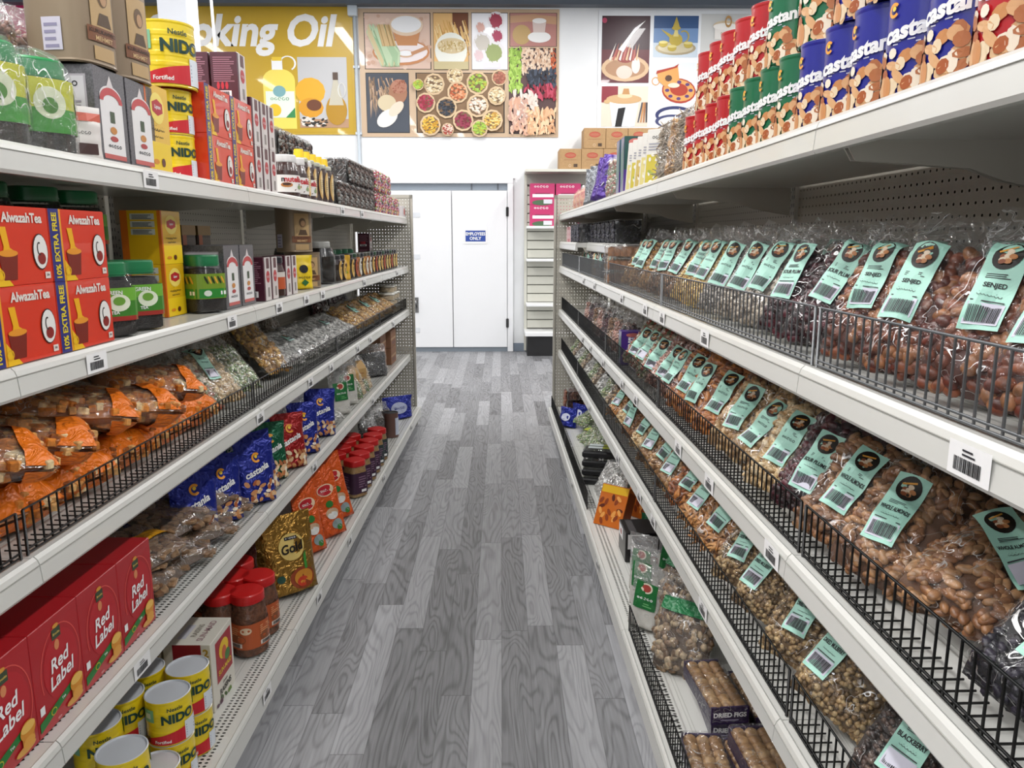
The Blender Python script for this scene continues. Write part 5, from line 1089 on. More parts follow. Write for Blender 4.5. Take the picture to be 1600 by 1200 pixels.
def gold():
    def art(A, w, h): A.ell(0, h*.60, w*.26, h*.17, mat('e0c474', .4), 1, 22); A.ring(0, h*.60, w*.27, h*.175, w*.012, mat('a88034', .3, .5), 2); A.rect(-w*.12, h*.69, w*.12, h*.73, INK, 3); A.scrib(0, h*.71, w*.2, h*.025, PAPER, 4); A.text('Gold', 0, h*.59, h*.12, mat('1c140c', .4), 4, bold=.03, shear=.15, rot=.1, maxw=w*.44); A.ell(w*.12, h*.2, w*.26, h*.13, mat('8c3c1c', .4), 2); A.ell(w*.14, h*.2, w*.2, h*.1, mat('c9862c', .4), 3); A.ell(w*.1, h*.16, w*.12, h*.06, mat('c03a24', .4), 4); A.poly([(w*.18, h*.3), (w*.24, h*.3), (w*.26, h*.52), (w*.2, h*.46)], mat('3c8a34', .4), 3); A.ell(-w*.3, h*.24, w*.08, h*.045, mat('1c4a3c', .4), 3)
    return pouch('tea_pouch', .21, .31, .10, foil('a8803c', .28, .8), art, 9)
sg = S('LE', 455, .0)
place(gold(), 'LE', sg+.04, .0, .0006, 45, 8, full='large gold foil tea pouch beside the red lidded jars', cat='pouch')
place(pouch('tea_pouch', .19, .30, .09, foil('8a6a30', .3, .8), None, 11), 'LE', sg+.14, .13, .0006, 30, 8, full='gold foil tea pouch half hidden behind the large one', cat='pouch')
for i, (s, d) in enumerate(((sg-.1, .15), (sg-.02, .25), (sg-.14, .3))): place(inst('drp', lambda: pouch('coffee_pouch', .17, .26, .08, foil('4a1c14', .3, .5), lambda A, w, h: [A.ell(0, h*.5, w*.25, h*.2, mat('8c2a1c', .4), 2), A.scrib(0, h*.7, w*.5, h*.06, mat('c89a5a', .4), 3)], 12)), 'LE', s, d, .0006, 40, 6, desc='dark red foil pouch in the back', cat='pouch')
def orp():
    def art(A, w, h): A.ell(0, h*.66, w*.32, h*.085, mat('f0d0b0', .4), 2); A.ell(0, h*.66, w*.29, h*.07, mat('b8202c', .4), 3); A.scrib(0, h*.66, w*.42, h*.045, PAPER, 4); A.ell(0, h*.46, w*.14, h*.05, mat('2c7a34', .4), 3, 9); A.ell(w*.02, h*.33, w*.24, h*.07, mat('c8a888', .4), 3); A.ell(w*.02, h*.3, w*.2, h*.05, mat('e0e0dc', .4), 4); A.ell(w*.1, h*.17, w*.2, h*.07, mat('8a9a9a', .4), 3); A.ell(w*.15, h*.12, w*.1, h*.04, mat('3c7a34', .4), 4)
    return pouch('cereal_pouch', .145, .33, .07, foil('dc5a1c', .35, .15), art, 13)
so = S('LE', 505, .0)
for i, (s, d, tn) in enumerate(((so-.08, .02, 35), (so+.06, .08, 40), (so+.12, -.02, 42), (so+.34, -.01, 42))): place(inst('orp', orp), 'LE', s, d, .0006, tn, 12, [0, 3, -4, -6][i], desc='tall orange cereal pouch', cat='pouch')
def sqjar(col):
    def art(A, R_, h, z0, z1): 
        for c in (-1.6, .2, 2): A.lines(c*R_-R_*.5, z0+(z1-z0)*.3, c*R_+R_*.4, z1*.9, 5, mat('8c6c84', .4), 2); A.rect(c*R_-R_*.2, z0+.006, c*R_+R_*.35, z0+.02, PAPER, 2)
    return lambda: jar(.105, .2, 'c81c1c', mat('a88454', .5, noise_amt=.25, nscale=90), art, 5, .98, .9, .14, .92, lab=(.12, .68), labm=mat(col, .4), name='spice_jar')
sq0 = 3.95
for i in range(6): place(inst(('sqj', i > 3), sqjar('3c1c38' if i <= 3 else '2c3c3c')), 'LE', sq0+.135*i, -.005, .0006, 40, desc='square spice jar with red lid, %s label' % ('purple' if i <= 3 else 'dark'), cat='jar')
for i in range(5): place(inst(('sqj', False), sqjar('3c1c38')), 'LE', sq0-.02+.135*i, .12, .0006, 40, desc='square spice jar with red lid in second row', cat='jar')
for i in range(5): place(inst(('drj', i % 2), lambda: nutbag('raisin' if i % 2 else 'berry', .14, .21, .08, .7, 91+i % 2, None, fm=film(0.060, 0.090), name='spice_bag')), 'LE', 4.85+.12*i, .08+.03*(i % 2), .0006, 35, 6, desc='dark spice bag past the red lidded jars', cat='bag')
place(inst('wrapc', lambda: tin('coffee_jar', .05, .17, mat('6a4c44', .4), INK, lambda A, r_, h: [A.rect(-r_*.2, h*.1, r_*1.2, h*.8, mat('c9d0e0', .4), 1, 6), A.lines(-r_*.1, h*.15, r_*1.1, h*.75, 6, mat('4c5c94', .4), 2)], 0)), 'LE', 5.2, -.0, .0006, 35, full='brown coffee jar with pale blue label near the blue bag', cat='jar')
place(pouch('snack_bag', .25, .17, .13, foil('1c2a8c', .3, .4), lambda A, w, h: [A.ell(0, h*.5, w*.28, h*.25, mat('b9c0dc', .4), 2), A.scrib(0, h*.5, w*.36, h*.14, mat('1c2a8c', .4), 3)], 14), 'LE', 5.75, .04, .0006, 55, 0, full='plump blue snack bag at far end of tea rack bottom tier', cat='bag')

# ================================================================== NUT RACK, TOP TIER
SG = 1
COLT = {'red': 'b81c24', 'green': '0f6a44', 'blue': '1f2490'}
def castcan(c, r_, h):
    def art(A, R_, H):
        for k in (0, 3.14):
            x = k*R_; brandC(A, x-R_*.55, H*.78, R_*.2); A.text('castania', x+R_*.15, H*.6, H*.15, PAPER, 3, bold=.045, shear=.15, rot=.14, maxw=R_*2.1); A.lines(x-R_*.5, H*.47, x+R_*.3, H*.52, 2, mat('c9c9d8', .4), 2)
            rn2 = random.Random(int(k*10)+3)
            for i in range(50): A.ell(x+rn2.uniform(-1.5, 1.5)*R_, H*(.05+.40*rn2.random()**1.5), R_*rn2.uniform(.14, .32), R_*rn2.uniform(.12, .2), mat(rn2.choice(NUTS), .45), 2+i*.03, 9, rn2.uniform(0, 3))
    return lambda: tin('nut_can', r_, h, mat(COLT[c], .3, 0, .4), mat('e2e0dc', .4), art, 0, lidm=mat('e6e4de', .4))
cans = []
for i, c in enumerate(['red']*2+['blue']*5+['green']*4+['red']*4):
    cans.append((.80+.104*i, c))
for i, (s, c) in enumerate(cans): place(inst(('can', c), castcan(c, .049, .145)), 'RA', s, .055, .0006, 34+rn.uniform(-9, 9), desc='%s nut can, lower row' % c, cat='can')
for i, (s, c) in enumerate(((.86, 'blue'), (.97, 'blue'), (1.08, 'blue'), (1.19, 'blue'), (1.30, 'blue'), (1.62, 'green'), (1.73, 'red'), (1.84, 'red'), (1.95, 'red'), (2.05, 'red'), (2.16, 'red'))):
    place(inst(('can', c), castcan(c, .049, .145)), 'RA', s, .06, .1462, 34+rn.uniform(-12, 12), desc='%s nut can, upper row' % c, cat='can')
place(castcan('green', .062, .195)(), 'RA', 1.455, .075, .1462, 40, full='large tall green nut can stacked on small green cans', cat='can')
place(castcan('blue', .06, .17)(), 'RA', .99, .19, .0006, 40, full='large blue nut can behind the lower row of blue cans', cat='can')
for i in range(8): place(inst(('can', ('red', 'green', 'blue')[i // 3]), castcan('red', .049, .145)), 'RA', 2.2-.12*i, .2, .0006, 40, desc='%s nut can, back row' % ('red', 'green', 'blue')[i//3], cat='can')
# boxes, blister packs and packets further along
def blister(c1, c2):
    def f():
        mb = MB(); mb.cham(-.05, .05, 0, .02, 0, .2, .002, mat('dcd9d2', .4)); A = Art(mb, sidefn('R', .1)); A = Art(mb, flat(0)); A.rect(-.045, .01, .045, .11, mat(c1, .4), 1); nutpile(A, .085, .1, .01, .11, [c1, c2, 'e8e4d8'], 5, .008, 50); A.scrib(0, .17, .06, .016, DARKPRINT, 2); A.lines(-.04, .125, .04, .155, 3, mat('9a9aa4', .5), 2); return mb.build('blister_pack')
    return f
s = 2.36
for i in range(3): place(inst(('nb', i % 2), lambda: nutbag('nugget' if i % 2 else 'noodle', .16, .2, .08, .9, 101+i % 2, None, fm=film(0.050, 0.054), name='noodle_bag')), 'RA', s+.13*i, .07, .0006, 45, 12, desc='brown noodle bag beside red nut cans', cat='bag')
place(inst('wp', lambda: clambox('nugget', .14, .1, .12, 9, None)), 'RA', 2.45, .22, .0006, desc='clear box of brown crackers, foot of back stack', cat='box')
place(inst('wp', lambda: clambox('nugget', .14, .1, .12, 9, None)), 'RA', 2.45, .22, .104, desc='clear box of brown crackers, top of back stack', cat='box')
place(box('cracker_box', .15, .12, .06, mat('dcdcd8', .4), lambda A, w, h: [A.rect(-w*.3, h*.2, w*.1, h*.7, mat('a88a64', .4), 1), A.rect(w*.15, h*.1, w*.4, h*.3, mat('5a7a4c', .4), 1)]), 'RA', 2.5, .24, .208, full='white cracker box on top of clear boxes beside red nut cans', cat='box')
for i in range(5): place(inst(('bl', i % 3), blister(['c9b83c', 'd9cc84', 'c8b060'][i % 3], ['9aa84c', 'e0d8b0', 'b08c3c'][i % 3])), 'RA', 2.85+.10*i, .05, .0006, 55, 8, desc='white blister pack with yellow sweets', cat='packet')
FIGP = '4a2a84'
def figbox(w, h, d, dk):
    def art(A, W, H): A.rect(-W/2, H*.42, W/2, H, mat(dk, .4), 1); A.ell(0, H*.9, W*.3, H*.06, mat('c8746c', .4), 2); A.text('DRIED FIGS', 0, H*.62, W*.42, PAPER, 2, bold=.04, rot=R(90), maxw=H*.42); A.ell(0, H*.25, W*.34, H*.08, mat('d98a7c', .4), 2); A.ell(0, H*.25, W*.2, H*.045, mat('e8c0a0', .4), 3)
    def sd(A, D_, H): A.rect(.004, 0.01, D_-.004, H*.98, mat('8c8aa0', .4), 1); A.poly([(.01, H*.1), (D_-.01, H*.3), (D_-.01, H*.9), (.01, H*.7)], mat('5c7a74', .4), 2)
    return lambda: box('dried_fig_box', w, h, d, mat(FIGP, .35, 0, .3), lambda A, W, H: (A.rect(-W*.45, H*.02, W*.45, H*.98, mat('8c8aa0', .4), 1), A.poly([(-W*.4, H*.1), (W*.4, H*.3), (W*.4, H*.9), (-W*.4, H*.7)], mat('5c7a74', .4), 2)), lambda A, D_, H: art(Art(A.mb, lambda a, z, l: A.w0(a+D_/2, z, l)), D_, H), sfn=sidefn('R', w))
place(figbox(.085, .235, .09, '1c4a44')(), 'RA', 3.42, .02, full='purple and green dried figs box standing on top tier of nut rack', cat='box')
place(figbox(.085, .235, .09, '3c6a6c')(), 'RA', 3.54, .02, full='paler dried figs box standing behind the first on top tier', cat='box')
for i in range(2): place(inst('mixw', lambda: nutbag('mix', .13, .2, .05, .85, 103, None, fm=film(0.100, 0.063), name='snack_bag')), 'RA', 3.7+.12*i, .06, .0006, 50, 10, desc='mixed snack bag past the dried fig boxes', cat='bag')
def zebra(A, w, h):
    rn2 = random.Random(6)
    for i in range(26): x = rn2.uniform(-w*.4, w*.35); z = rn2.uniform(h*.15, h*.8); A.poly([(x, z), (x+w*.03, z), (x+w*.12, z+h*.08), (x+w*.08, z+h*.085)], mat(rn2.choice(['d8d4e0', '241c3c']), .4), 2+i*.02)
    A.scrib(0, h*.86, w*.5, h*.07, PAPER, 3)
for i in range(2): place(inst('zeb', lambda: pouch('snack_bag', .17, .23, .08, foil('50308c', .3, .3), zebra, 15)), 'RA', 4.02+.17*i, .05, .0006, 50, 10, 8, desc='purple and white snack bag', cat='bag')
for i in range(2): place(inst('gry', lambda: pouch('snack_bag', .18, .21, .07, foil('8c9096', .35, .5), lambda A, w, h: A.rect(-w*.25, h*.2, w*.2, h*.6, mat('a4a8ac', .4), 2, 3, 3), 16)), 'RA', 4.4+.19*i, .06, .0006, 45, 6, desc='grey foil snack bag', cat='bag')
def pinkb():
    r = empty('sweet_jar'); mb = MB(); mb.lathe([(.05, 0), (.065, .01), (.07, .05), (.06, .1), (.03, .13)], food('d07c84', 'e6c0a0', .4, 40), 20); mb.build('contents', r); mb = MB(); mb.lathe([(.054, -.0), (.069, .01), (.074, .05), (.064, .105), (.033, .14)], CLEARP, 20); mb.build('clear_shell', r); mb = MB(); mb.tube([(-.03, 0, .13), (-.025, 0, .16), (.025, 0, .16), (.03, 0, .13)], .006, WHITE); mb.build('handle', r); return r
for i in range(3): place(inst('pinkb', pinkb), 'RA', 5.0+.2*i, .08, .001, desc='rounded clear jar of pink sweets', cat='jar')
for i in range(3):
    o = inst('juice', lambda: (lambda r: r)(jar(.10, .17, '2c5a3c', mat('e09a24', .3, 0, .3), lambda A, R_, h, z0, z1: [A.rect(-R_*.4, z0, R_*.9, z1*.9, mat('d8d4e4', .4), 2, 6)], 3, .95, .6, .1, .45, labm=mat('e8a830', .4), name='juice_bottle')))
    place(o, 'RA', 5.62+.13*i, .2, .0006, 30, desc='orange juice bottle with green cap', cat='bottle')

# ================================================================== NUT RACK, SHORT SHELF
for i in range(9):
    s = 4.05+.17*i
    if s > 5.45: break
    place(inst(('blk', i % 2), lambda: clambox('nori', .15, .12, .12, 7+i % 2, '8a8a90' if i % 2 else None)), 'RB', s, .1 if s < 5 else .03, .0006, desc='black seaweed snack box', cat='box')
for i in range(5): place(inst(('pnk', i % 2), lambda: box('tea_box', .1, .11, .1, mat('b8505c' if i % 2 else 'd0a0a4', .4), lambda A, w, h: [A.rect(-w*.3, h*.2, w*.3, h*.8, mat('e8d4d4', .4), 1), A.scrib(0, h*.5, w*.45, h*.2, mat('a82c3c', .4), 2)], sfn=sidefn('R', .1))), 'RB', 5.52+.115*i, .03, .0006, desc='%s rose tea box' % ('dark pink' if i % 2 else 'pale pink'), cat='box')

# ================================================================== NUT RACK, SECOND TIER (grey fence)
def nb(kind, sd, nm, **k):
    k = dict(dict(w=.165, h=.27, t=.07, fill=.70, cz=.50, cx=-.03, sl=.13), **k); return lambda: nutbag(kind, k['w'], k['h'], k['t'], k['fill'], sd, nm, k['cx'], k['cz'], k.get('rot', 0), k['sl'], k.get('fm'), 'nut_bag')
RCL = [(.66, 'senjed', 'SENJED'), (.81, 'senjed', 'SENJED'), (.95, 'senjed', 'SENJED'), (1.10, 'senjed', 'SENJED'), (1.26, 'senjed', 'SENJED'), (1.42, 'plum', 'SOUR PLUM'), (1.58, 'plum', 'SOUR PLUM'), (1.74, 'whitemulb', '-'), (1.90, 'whitemulb', '-'), (2.07, 'greyseed', '-'), (2.24, 'chick', '-'), (2.41, 'chick', '-'), (2.60, 'brown', '-'), (2.78, 'brown', '-'), (2.97, 'nugget', '-'), (3.15, 'nugget', '-'), (3.34, 'nugget', '-')]
NM = {'senjed': 'bag of reddish brown fruit', 'plum': 'bag of dark maroon plums', 'whitemulb': 'bag of pale white mulberries', 'greyseed': 'bag of grey white seeds', 'chick': 'bag of yellow chickpeas', 'brown': 'bag of brown raisins', 'nugget': 'bag of golden nuts', 'raisin': 'bag of black raisins', 'almond': 'bag of almonds', 'round': 'bag of round tan nuts', 'apricot': 'bag of orange dried apricots', 'cashew': 'bag of pale cashews', 'mulberry': 'bag of dried tan mulberries', 'berry': 'bag of dark dried berries', 'walnut': 'bag of walnuts', 'strips': 'bag of long orange strips', 'mix': 'bag of mixed snacks', 'pink': 'bag of pinkish fruit'}
for i, (s, k, nm) in enumerate(RCL):
    tn = 36+rn.uniform(-6, 6); place(inst(('rc', k, i % 2), nb(k, 200+i % 2+len(k), nm, fm=FILMH if k in ('whitemulb', 'greyseed', 'chick') else FILM)), 'RC', s, .068, .014, tn, 30, rn.uniform(5, 16), desc=NM[k], cat='bag')
for i, (s, k) in enumerate(((.78, 'senjed'), (1.0, 'senjed'), (1.2, 'plum'), (1.42, 'plum'), (1.62, 'plum'), (1.85, 'whitemulb'), (2.1, 'whitemulb'), (2.35, 'chick'), (2.9, 'brown'))): place(inst(('rcb', k), nb(k, 230+len(k), '-', h=.25, cz=.6)), 'RC', s, .29, .002, 40, 14, desc=NM[k]+' at the back', cat='bag')
for i in range(7): place(inst(('cgr', i % 3), lambda: nutbag(['cashew', 'raisin', 'greyseed'][i % 3], .13, .17, .06, .75, 240+i % 3, '-', fm=FILMH, name='nut_bag', sl=.08, sw=.04)), 'RC', 4.0+.19*i, .09, .002, 45, 14, desc=['small pale cashew', 'small black raisin', 'small grey seed'][i % 3]+' bag', cat='bag')
def cookiebox():
    r = empty('cookie_tray'); mb = MB(); w, d, h = .22, .14, .06
    for i in range(6):
        for j in range(3):
            mb.lathe([(.0, .004), (.019, .006), (.021, .02), (.019, .045), (.008, .05), (.0, .03)], food('8a5a34', 'a8744a', .5), 14, c=(-w/2+.03+i*.032, .03+j*.04))
    mb.build('contents', r); mb = MB(); mb.cham(-w/2, w/2, 0, d, 0, h, .008, film(0.060, 0.054, key='clear_tray', bs=8)); mb.cham(-w/2-.006, w/2+.006, -.006, d+.006, h-.002, h+.002, .001, film(0.150, 0.054, key='clear_rim2', bs=8)); mb.build('clear_tray', r); return r
for k in range(3): place(inst('ckb', cookiebox), 'RC', 3.62, .08, .0006+.0625*k, 60, desc='clear tray of cookies, %s of stack' % ('foot', 'middle', 'top')[k], cat='tray')
place(inst('ckb', cookiebox), 'RC', 3.45, .28, .19, 60, -25, 20, full='clear cookie tray tilted up against the rack back', cat='tray') if False else None
for i in range(3): place(inst(('ckb2', i % 1), lambda: nutbag('cookie', .16, .22, .06, .8, 245, None, name='cookie_bag')), 'RC', 3.3-.14*i, .27, .002, 45, 12, desc='bag of brown cookies at the back', cat='bag')

# ================================================================== NUT RACK, THIRD TIER (black fence)
RDL = [(.62, .12, 'raisin', 'BLACK RAISINS', 40, 34, .0), (.77, .11, 'raisin', 'BLACK RAISINS', 44, 34, .0), (1.13, .11, 'almond', 'WHOLE ALMONDS', 45, 40, 0), (1.28, .11, 'almond', 'WHOLE ALMONDS', 46, 34, 0), (1.43, .12, 'plum', 'SOUR PLUMS', 48, 30, 0), (1.56, .11, 'cashew', '-', 46, 34, 0), (1.72, .11, 'round', '-', 46, 34, 0), (1.87, .11, 'round', '-', 46, 34, 0), (2.05, .12, 'apricot', '-', 46, 30, 0), (2.20, .11, 'apricot', '-', 46, 26, 0), (2.35, .11, 'apricot', '-', 46, 26, 0), (2.52, .11, 'pink', '-', 46, 28, 0), (2.68, .11, 'pink', '-', 46, 28, 0), (2.86, .11, 'mix', '-', 46, 28, 0), (3.04, .11, 'mix', '-', 46, 28, 0), (3.22, .11, 'mix', '-', 46, 28, 0)]
for i, (s, d, k, nm, tn, ln, z) in enumerate(RDL):
    rt = 0; place(inst(('rd', k, i % 2), nb(k, 300+i % 2+len(k), nm, h=.25, w=.185, t=.085, fill=.80, cz=.44)), 'RD', s, d-.048, .018, tn-12+rn.uniform(-6, 6), ln+6, rn.uniform(8, 20), desc=NM[k], cat='bag')
place(nutbag('almond', .20, .27, .09, .85, 321, 'WHOLE ALMONDS', .0, .5, R(55), .15, name='nut_bag'), 'RD', .95, .075, .05, 25, 64, 8, full='almond bag lying flat with crosswise mint label', cat='bag')
place(nutbag('almond', .22, .27, .08, .85, 322, 'WHOLE ALMONDS', .0, .72, R(75), .12, name='nut_bag'), 'RD', 1.02, .24, .03, 12, 45, full='almond bag in the back shadow with mint label', cat='bag')
for i, (s, k) in enumerate(((.8, 'raisin'), (1.3, 'almond'), (1.5, 'round'), (1.72, 'round'), (1.95, 'apricot'), (2.2, 'apricot'), (2.45, 'brown'), (2.7, 'mix'))): place(inst(('rdb', k), nb(k, 330+len(k), None, h=.24, w=.2, t=.09, fill=.85)), 'RD', s, .26, .01, 20, 34, desc=NM[k]+' at the back', cat='bag')
place(figbox(.075, .15, .1, FIGP)(), 'RD', 3.42, .03, .0006, full='small purple dried figs box on nut rack third tier', cat='box')
for i in range(8): place(inst(('rdf', i % 3), lambda: nutbag(['plum', 'pink', 'brown'][i % 3], .14, .2, .06, .7, 340+i % 3, None, fm=FILMH, name='fruit_bag')), 'RD', 3.6+.2*i, .1, .002, 42, 14, desc=['maroon', 'pinkish', 'brown'][i % 3]+' dried fruit bag', cat='bag')

# ================================================================== NUT RACK, FOURTH TIER (black fence)
REL = [(.66, 'berry', 'BLACKBERRY'), (.84, 'berry', 'BLACKBERRY'), (1.02, 'berry', 'BLACKBERRY'), (1.26, 'mulberry', 'DRIED MULBERRY'), (1.42, 'mulberry', 'DRIED MULBERRY'), (1.62, 'mulberry', 'DRIED MULBERRY'), (1.78, 'mulberry', 'DRIED MULBERRY'), (1.98, 'strips', '-'), (2.16, 'strips', '-'), (2.34, 'apricot', '-'), (2.50, 'walnut', '-'), (2.66, 'walnut', '-'), (2.82, 'walnut', '-'), (3.02, 'cashew', '-'), (3.20, 'almond', '-'), (3.40, 'cashew', '-'), (3.6, 'strips', '-')]
for i, (s, k, nm) in enumerate(REL): place(inst(('re', k, i % 2), nb(k, 400+i % 2+len(k), nm, h=.28, w=.175, t=.075, fill=.84, cz=.40)), 'RE', s, .06, .035, 34+rn.uniform(-5, 5), 40 if k != 'almond' else 20, rn.uniform(8, 20), desc=NM[k], cat='bag')
for i, (s, k) in enumerate(((.9, 'berry'), (1.12, 'berry'), (1.36, 'mulberry'), (1.58, 'mulberry'), (1.8, 'mulberry'), (2.05, 'strips'), (2.3, 'apricot'), (2.55, 'walnut'), (2.8, 'walnut'), (3.1, 'cashew'))): place(inst(('reb', k), nb(k, 430+len(k), None, h=.22, w=.2, t=.09, fill=.88)), 'RE', s, .27, .012, 18, 40, desc=NM[k]+' at the back', cat='bag')
for i in range(12): place(inst(('ref', i % 3), lambda: nutbag(['silver', 'mushroom', 'green'][i % 3], .15, .2, .045, .85, 440+i % 3, None, fm=FILMH, name='snack_bag')), 'RE', 3.78+.19*i, .09, .02, 40, 50, desc=['silvery', 'brown', 'greenish'][i % 3]+' snack bag, leaning', cat='bag')

# ================================================================== NUT RACK, BOTTOM TIER
def figpack(L_=.24):
    r = empty('dried_fig_pack'); w, h = .105, .055; mb = MB(); rn2 = random.Random(2); v0, f0 = ico()
    for i in range(8):
        for j in range(3):
            mb.add(v0, f0, food(rn2.choice(['b08a5c', 'c4a276', '9a744a']), '8a6640', .45, 70), True, Matrix.Translation((-w/2+.02+.033*j, .02+L_*i/8.6, h*.75)) @ Matrix.Rotation(rn2.uniform(-.4, .4), 4, 'X') @ Matrix.Diagonal((.019, .020, .014, 1)))
    mb.box(-w/2+.004, w/2-.004, .004, L_-.004, .002, h*.7, mat('8a6640', .6)); mb.build('contents', r)
    mb = MB(); P_ = mat('33204c', .35, 0, .3); mb.box(-w/2, w/2, 0, .006, 0, h*.9, P_); mb.box(-w/2, -w/2+.003, 0, L_, 0, h*.7, P_); mb.box(w/2-.003, w/2, 0, L_, 0, h*.7, P_); mb.box(-w/2, w/2, L_-.006, L_, 0, h*.9, P_); mb.box(-w/2, w/2, 0, L_, 0, .002, P_); A = Art(mb, flat(0)); A.text('DRIED FIGS', 0, h*.5, h*.26, PAPER, 2, bold=.04, maxw=w*.88); A.lines(-w*.25, h*.2, w*.25, h*.3, 1, mat('b0a8c4', .4), 2); mb.build('carton', r)
    mb = MB(); mb.cham(-w/2-.001, w/2+.001, -.001, L_+.001, 0, h*1.08, .006, film(0.025, 0.063)); mb.build('shrink_wrap', r); return r
# packs lie along the aisle, printed end towards the near end
for i, (s, d, z, full) in enumerate(((1.62, .06, .0, 'dried figs pack lying by the fence, purple end facing out'), (1.60, .19, .0, 'dried figs pack lying in the middle beneath another'), (1.56, .19, .061, 'dried figs pack on top, nearer the near end'), (1.90, .17, .0, 'dried figs pack second from near end, beneath another'), (1.88, .16, .061, 'dried figs pack on top, further along'), (1.62, .31, .0, 'dried figs pack beside the rack back'), (1.92, .30, .0, 'dried figs pack beside the rack back, further along'))):
    o = inst('figpack', figpack); o.location = P('R', s, d-.06, Z['RF']+.0006+z); o.rotation_euler = (0, 0, -math.atan(-.00987)+R((-4, 3, 2, -3, 4, 0, 2)[i])); reg(o, '', 'pack', '', s, 'dried fig packs on the nut rack bottom tier', full)
for i, s in enumerate((1.62, 1.86)): place(nutbag('figs', .13, .24, .05, .95, 500+i, None, name='nut_bag'), 'RF', s, -.045, .03, 90, 86, full='loose bag of round figs lying along the fence, %s one' % ('near', 'far')[i], cat='bag') if False else None
for i in range(3): place(inst(('mush', i % 2), lambda: (lambda r: r)(nutbag('mushroom', .19, .24, .07, .75, 510+i % 2, '-' if i % 2 else None, name='mushroom_bag', fm=FILMH, sl=.1, band=('2c7a4c', .78, .95) if not i % 2 else None))), 'RF', 2.22+.17*i, .04+.03*i, .004, 52-8*i, 22, desc='clear bag of dried mushrooms', cat='bag')
for i, (s, d) in enumerate(((2.52, -.03), (2.68, -.0), (2.66, .12), (2.84, .13), (2.80, .02), (2.56, .22))): place(inst('star2', starch), 'RF', s, d+.02, .0006, 50-6*(i % 3), 6, [3, -4, 2][i % 3], desc='white powder bag with green label', cat='bag')
def blkbox():
    def art(A, w, h): A.rect(-w*.45, h*.55, w*.1, h*.95, PAPER, 1); A.ell(-w*.15, h*.75, w*.1, h*.1, mat('a03a34', .4), 2)
    mb = MB(); w, h, d = .17, .13, .17; mb.cham(-w/2, w/2, 0, d, 0, h, .002, mat('1c1a1c', .35, 0, .2)); A = Art(mb, sidefn('R', w)); A.rect(.01, h*.45, .10, h*.95, mat('dcdad8', .4), 1); A.ell(.055, h*.72, .022, .018, mat('a03a34', .4), 2); A.ell(.055, h*.72, .016, .013, mat('e8d8d0', .4), 3); A.ell(.12, h*.3, .03, .018, mat('b9683c', .4), 1); A = Art(mb, topf(h)); A.rect(-w*.4, .02, w*.4, .05, mat('4a484a', .4), 1); art(Art(mb, flat(0)), w, h); return mb.build('food_box')
for i, (s, d, z) in enumerate(((2.97, .04, 0), (3.17, .02, 0), (3.0, .22, 0), (3.2, .2, 0))): place(inst('blkbox', blkbox), 'RF', s, d, .0006, 0, desc='black food box with white patch', cat='box')
def ongbox():
    def art(A, w, h): A.rect(-w*.48, h*.8, w*.48, h*.98, mat('e0b020', .4), 1, 1); scatter_(A, w, h)
    def scatter_(A, w, h):
        rn2 = random.Random(9)
        for i in range(16): A.ell(rn2.uniform(-w*.4, w*.4), rn2.uniform(h*.1, h*.75), w*.06, h*.09, mat(rn2.choice(['8a3c14', 'e8a050', '5c2410']), .4), 2+i*.03, 9, rn2.uniform(0, 3))
    return box('spice_box', .15, .2, .08, mat('c8681c', .35, 0, .5), art, lambda A, d, h: A.rect(.004, h*.1, d-.004, h*.9, mat('8a3c14', .4), 1), sfn=sidefn('R', .15))
place(inst('ong', ongbox), 'RF', 3.50, .0, .002, 50, 26, full='orange spice box leaning at the aisle edge', cat='box')
place(inst('ong', ongbox), 'RF', 3.62, .16, .002, 40, 20, full='orange spice box further back, leaning', cat='box')
place(pouch('spice_pouch', .15, .1, .07, foil('1c5a3c', .3, .3), lambda A, w, h: A.ell(w*.2, h*.5, w*.2, h*.3, mat('c8c024', .4), 2), 18), 'RF', 3.36, .18, .0006, 40, 20, full='green and yellow pouch between black and orange boxes', cat='pouch')
def sushi():
    r = empty('food_tray'); mb = MB(); mb.cham(-.11, .11, 0, .15, 0, .035, .008, mat('121214', .3)); mb.build('base', r); mb = MB(); mb.cham(-.105, .105, .005, .145, .035, .05, .006, film(0.040, 0.063, key='tray_lid', bs=8)); mb.build('clear_lid', r)
    mb = MB(); A = Art(mb, topf(.0505)); A.rect(-.08, .03, .0, .12, mat('c8d0d0', .4), 1); A.rect(.0, .03, .08, .12, mat('a8b03c', .4), 1); A.rect(-.08, .065, .03, .08, mat('4a5450', .4), 2); mb.build('label', r); return r
for k in range(4): place(inst('sushi', sushi), 'RF', 4.12, .06, .0006+.0515*k, 75, desc='black food tray, %s of stack' % ('foot', 'second', 'third', 'top')[k], cat='tray')
for i in range(3): place(inst('sushi', sushi), 'RF', 3.82+.07*i, .03, .03, 60, -52, 0, desc='black food tray tilted on edge', cat='tray') if False else place(inst('slp', lambda: nutbag('silver', .13, .2, .03, .9, 520, None, fm=film(0.075, 0.113), name='noodle_packet')), 'RF', 3.80+.09*i, .05, .01, 45, 42, desc='shiny silver packet leaning before black trays', cat='packet')
for i in range(10): place(inst(('grp', i % 3), lambda: nutbag('green', .2, .17, .06, .85, 530+i % 3, None, fm=FILMH, name='noodle_bag', band=('b9c43c', .4, .62) if i % 3 == 0 else None)), 'RF', 4.36+.115*i, .06+.06*(i % 2), .012+.03*(i % 3), 20, 66, desc=['yellow banded green', 'pale green', 'light mixed'][i % 3]+' noodle bag', cat='bag')
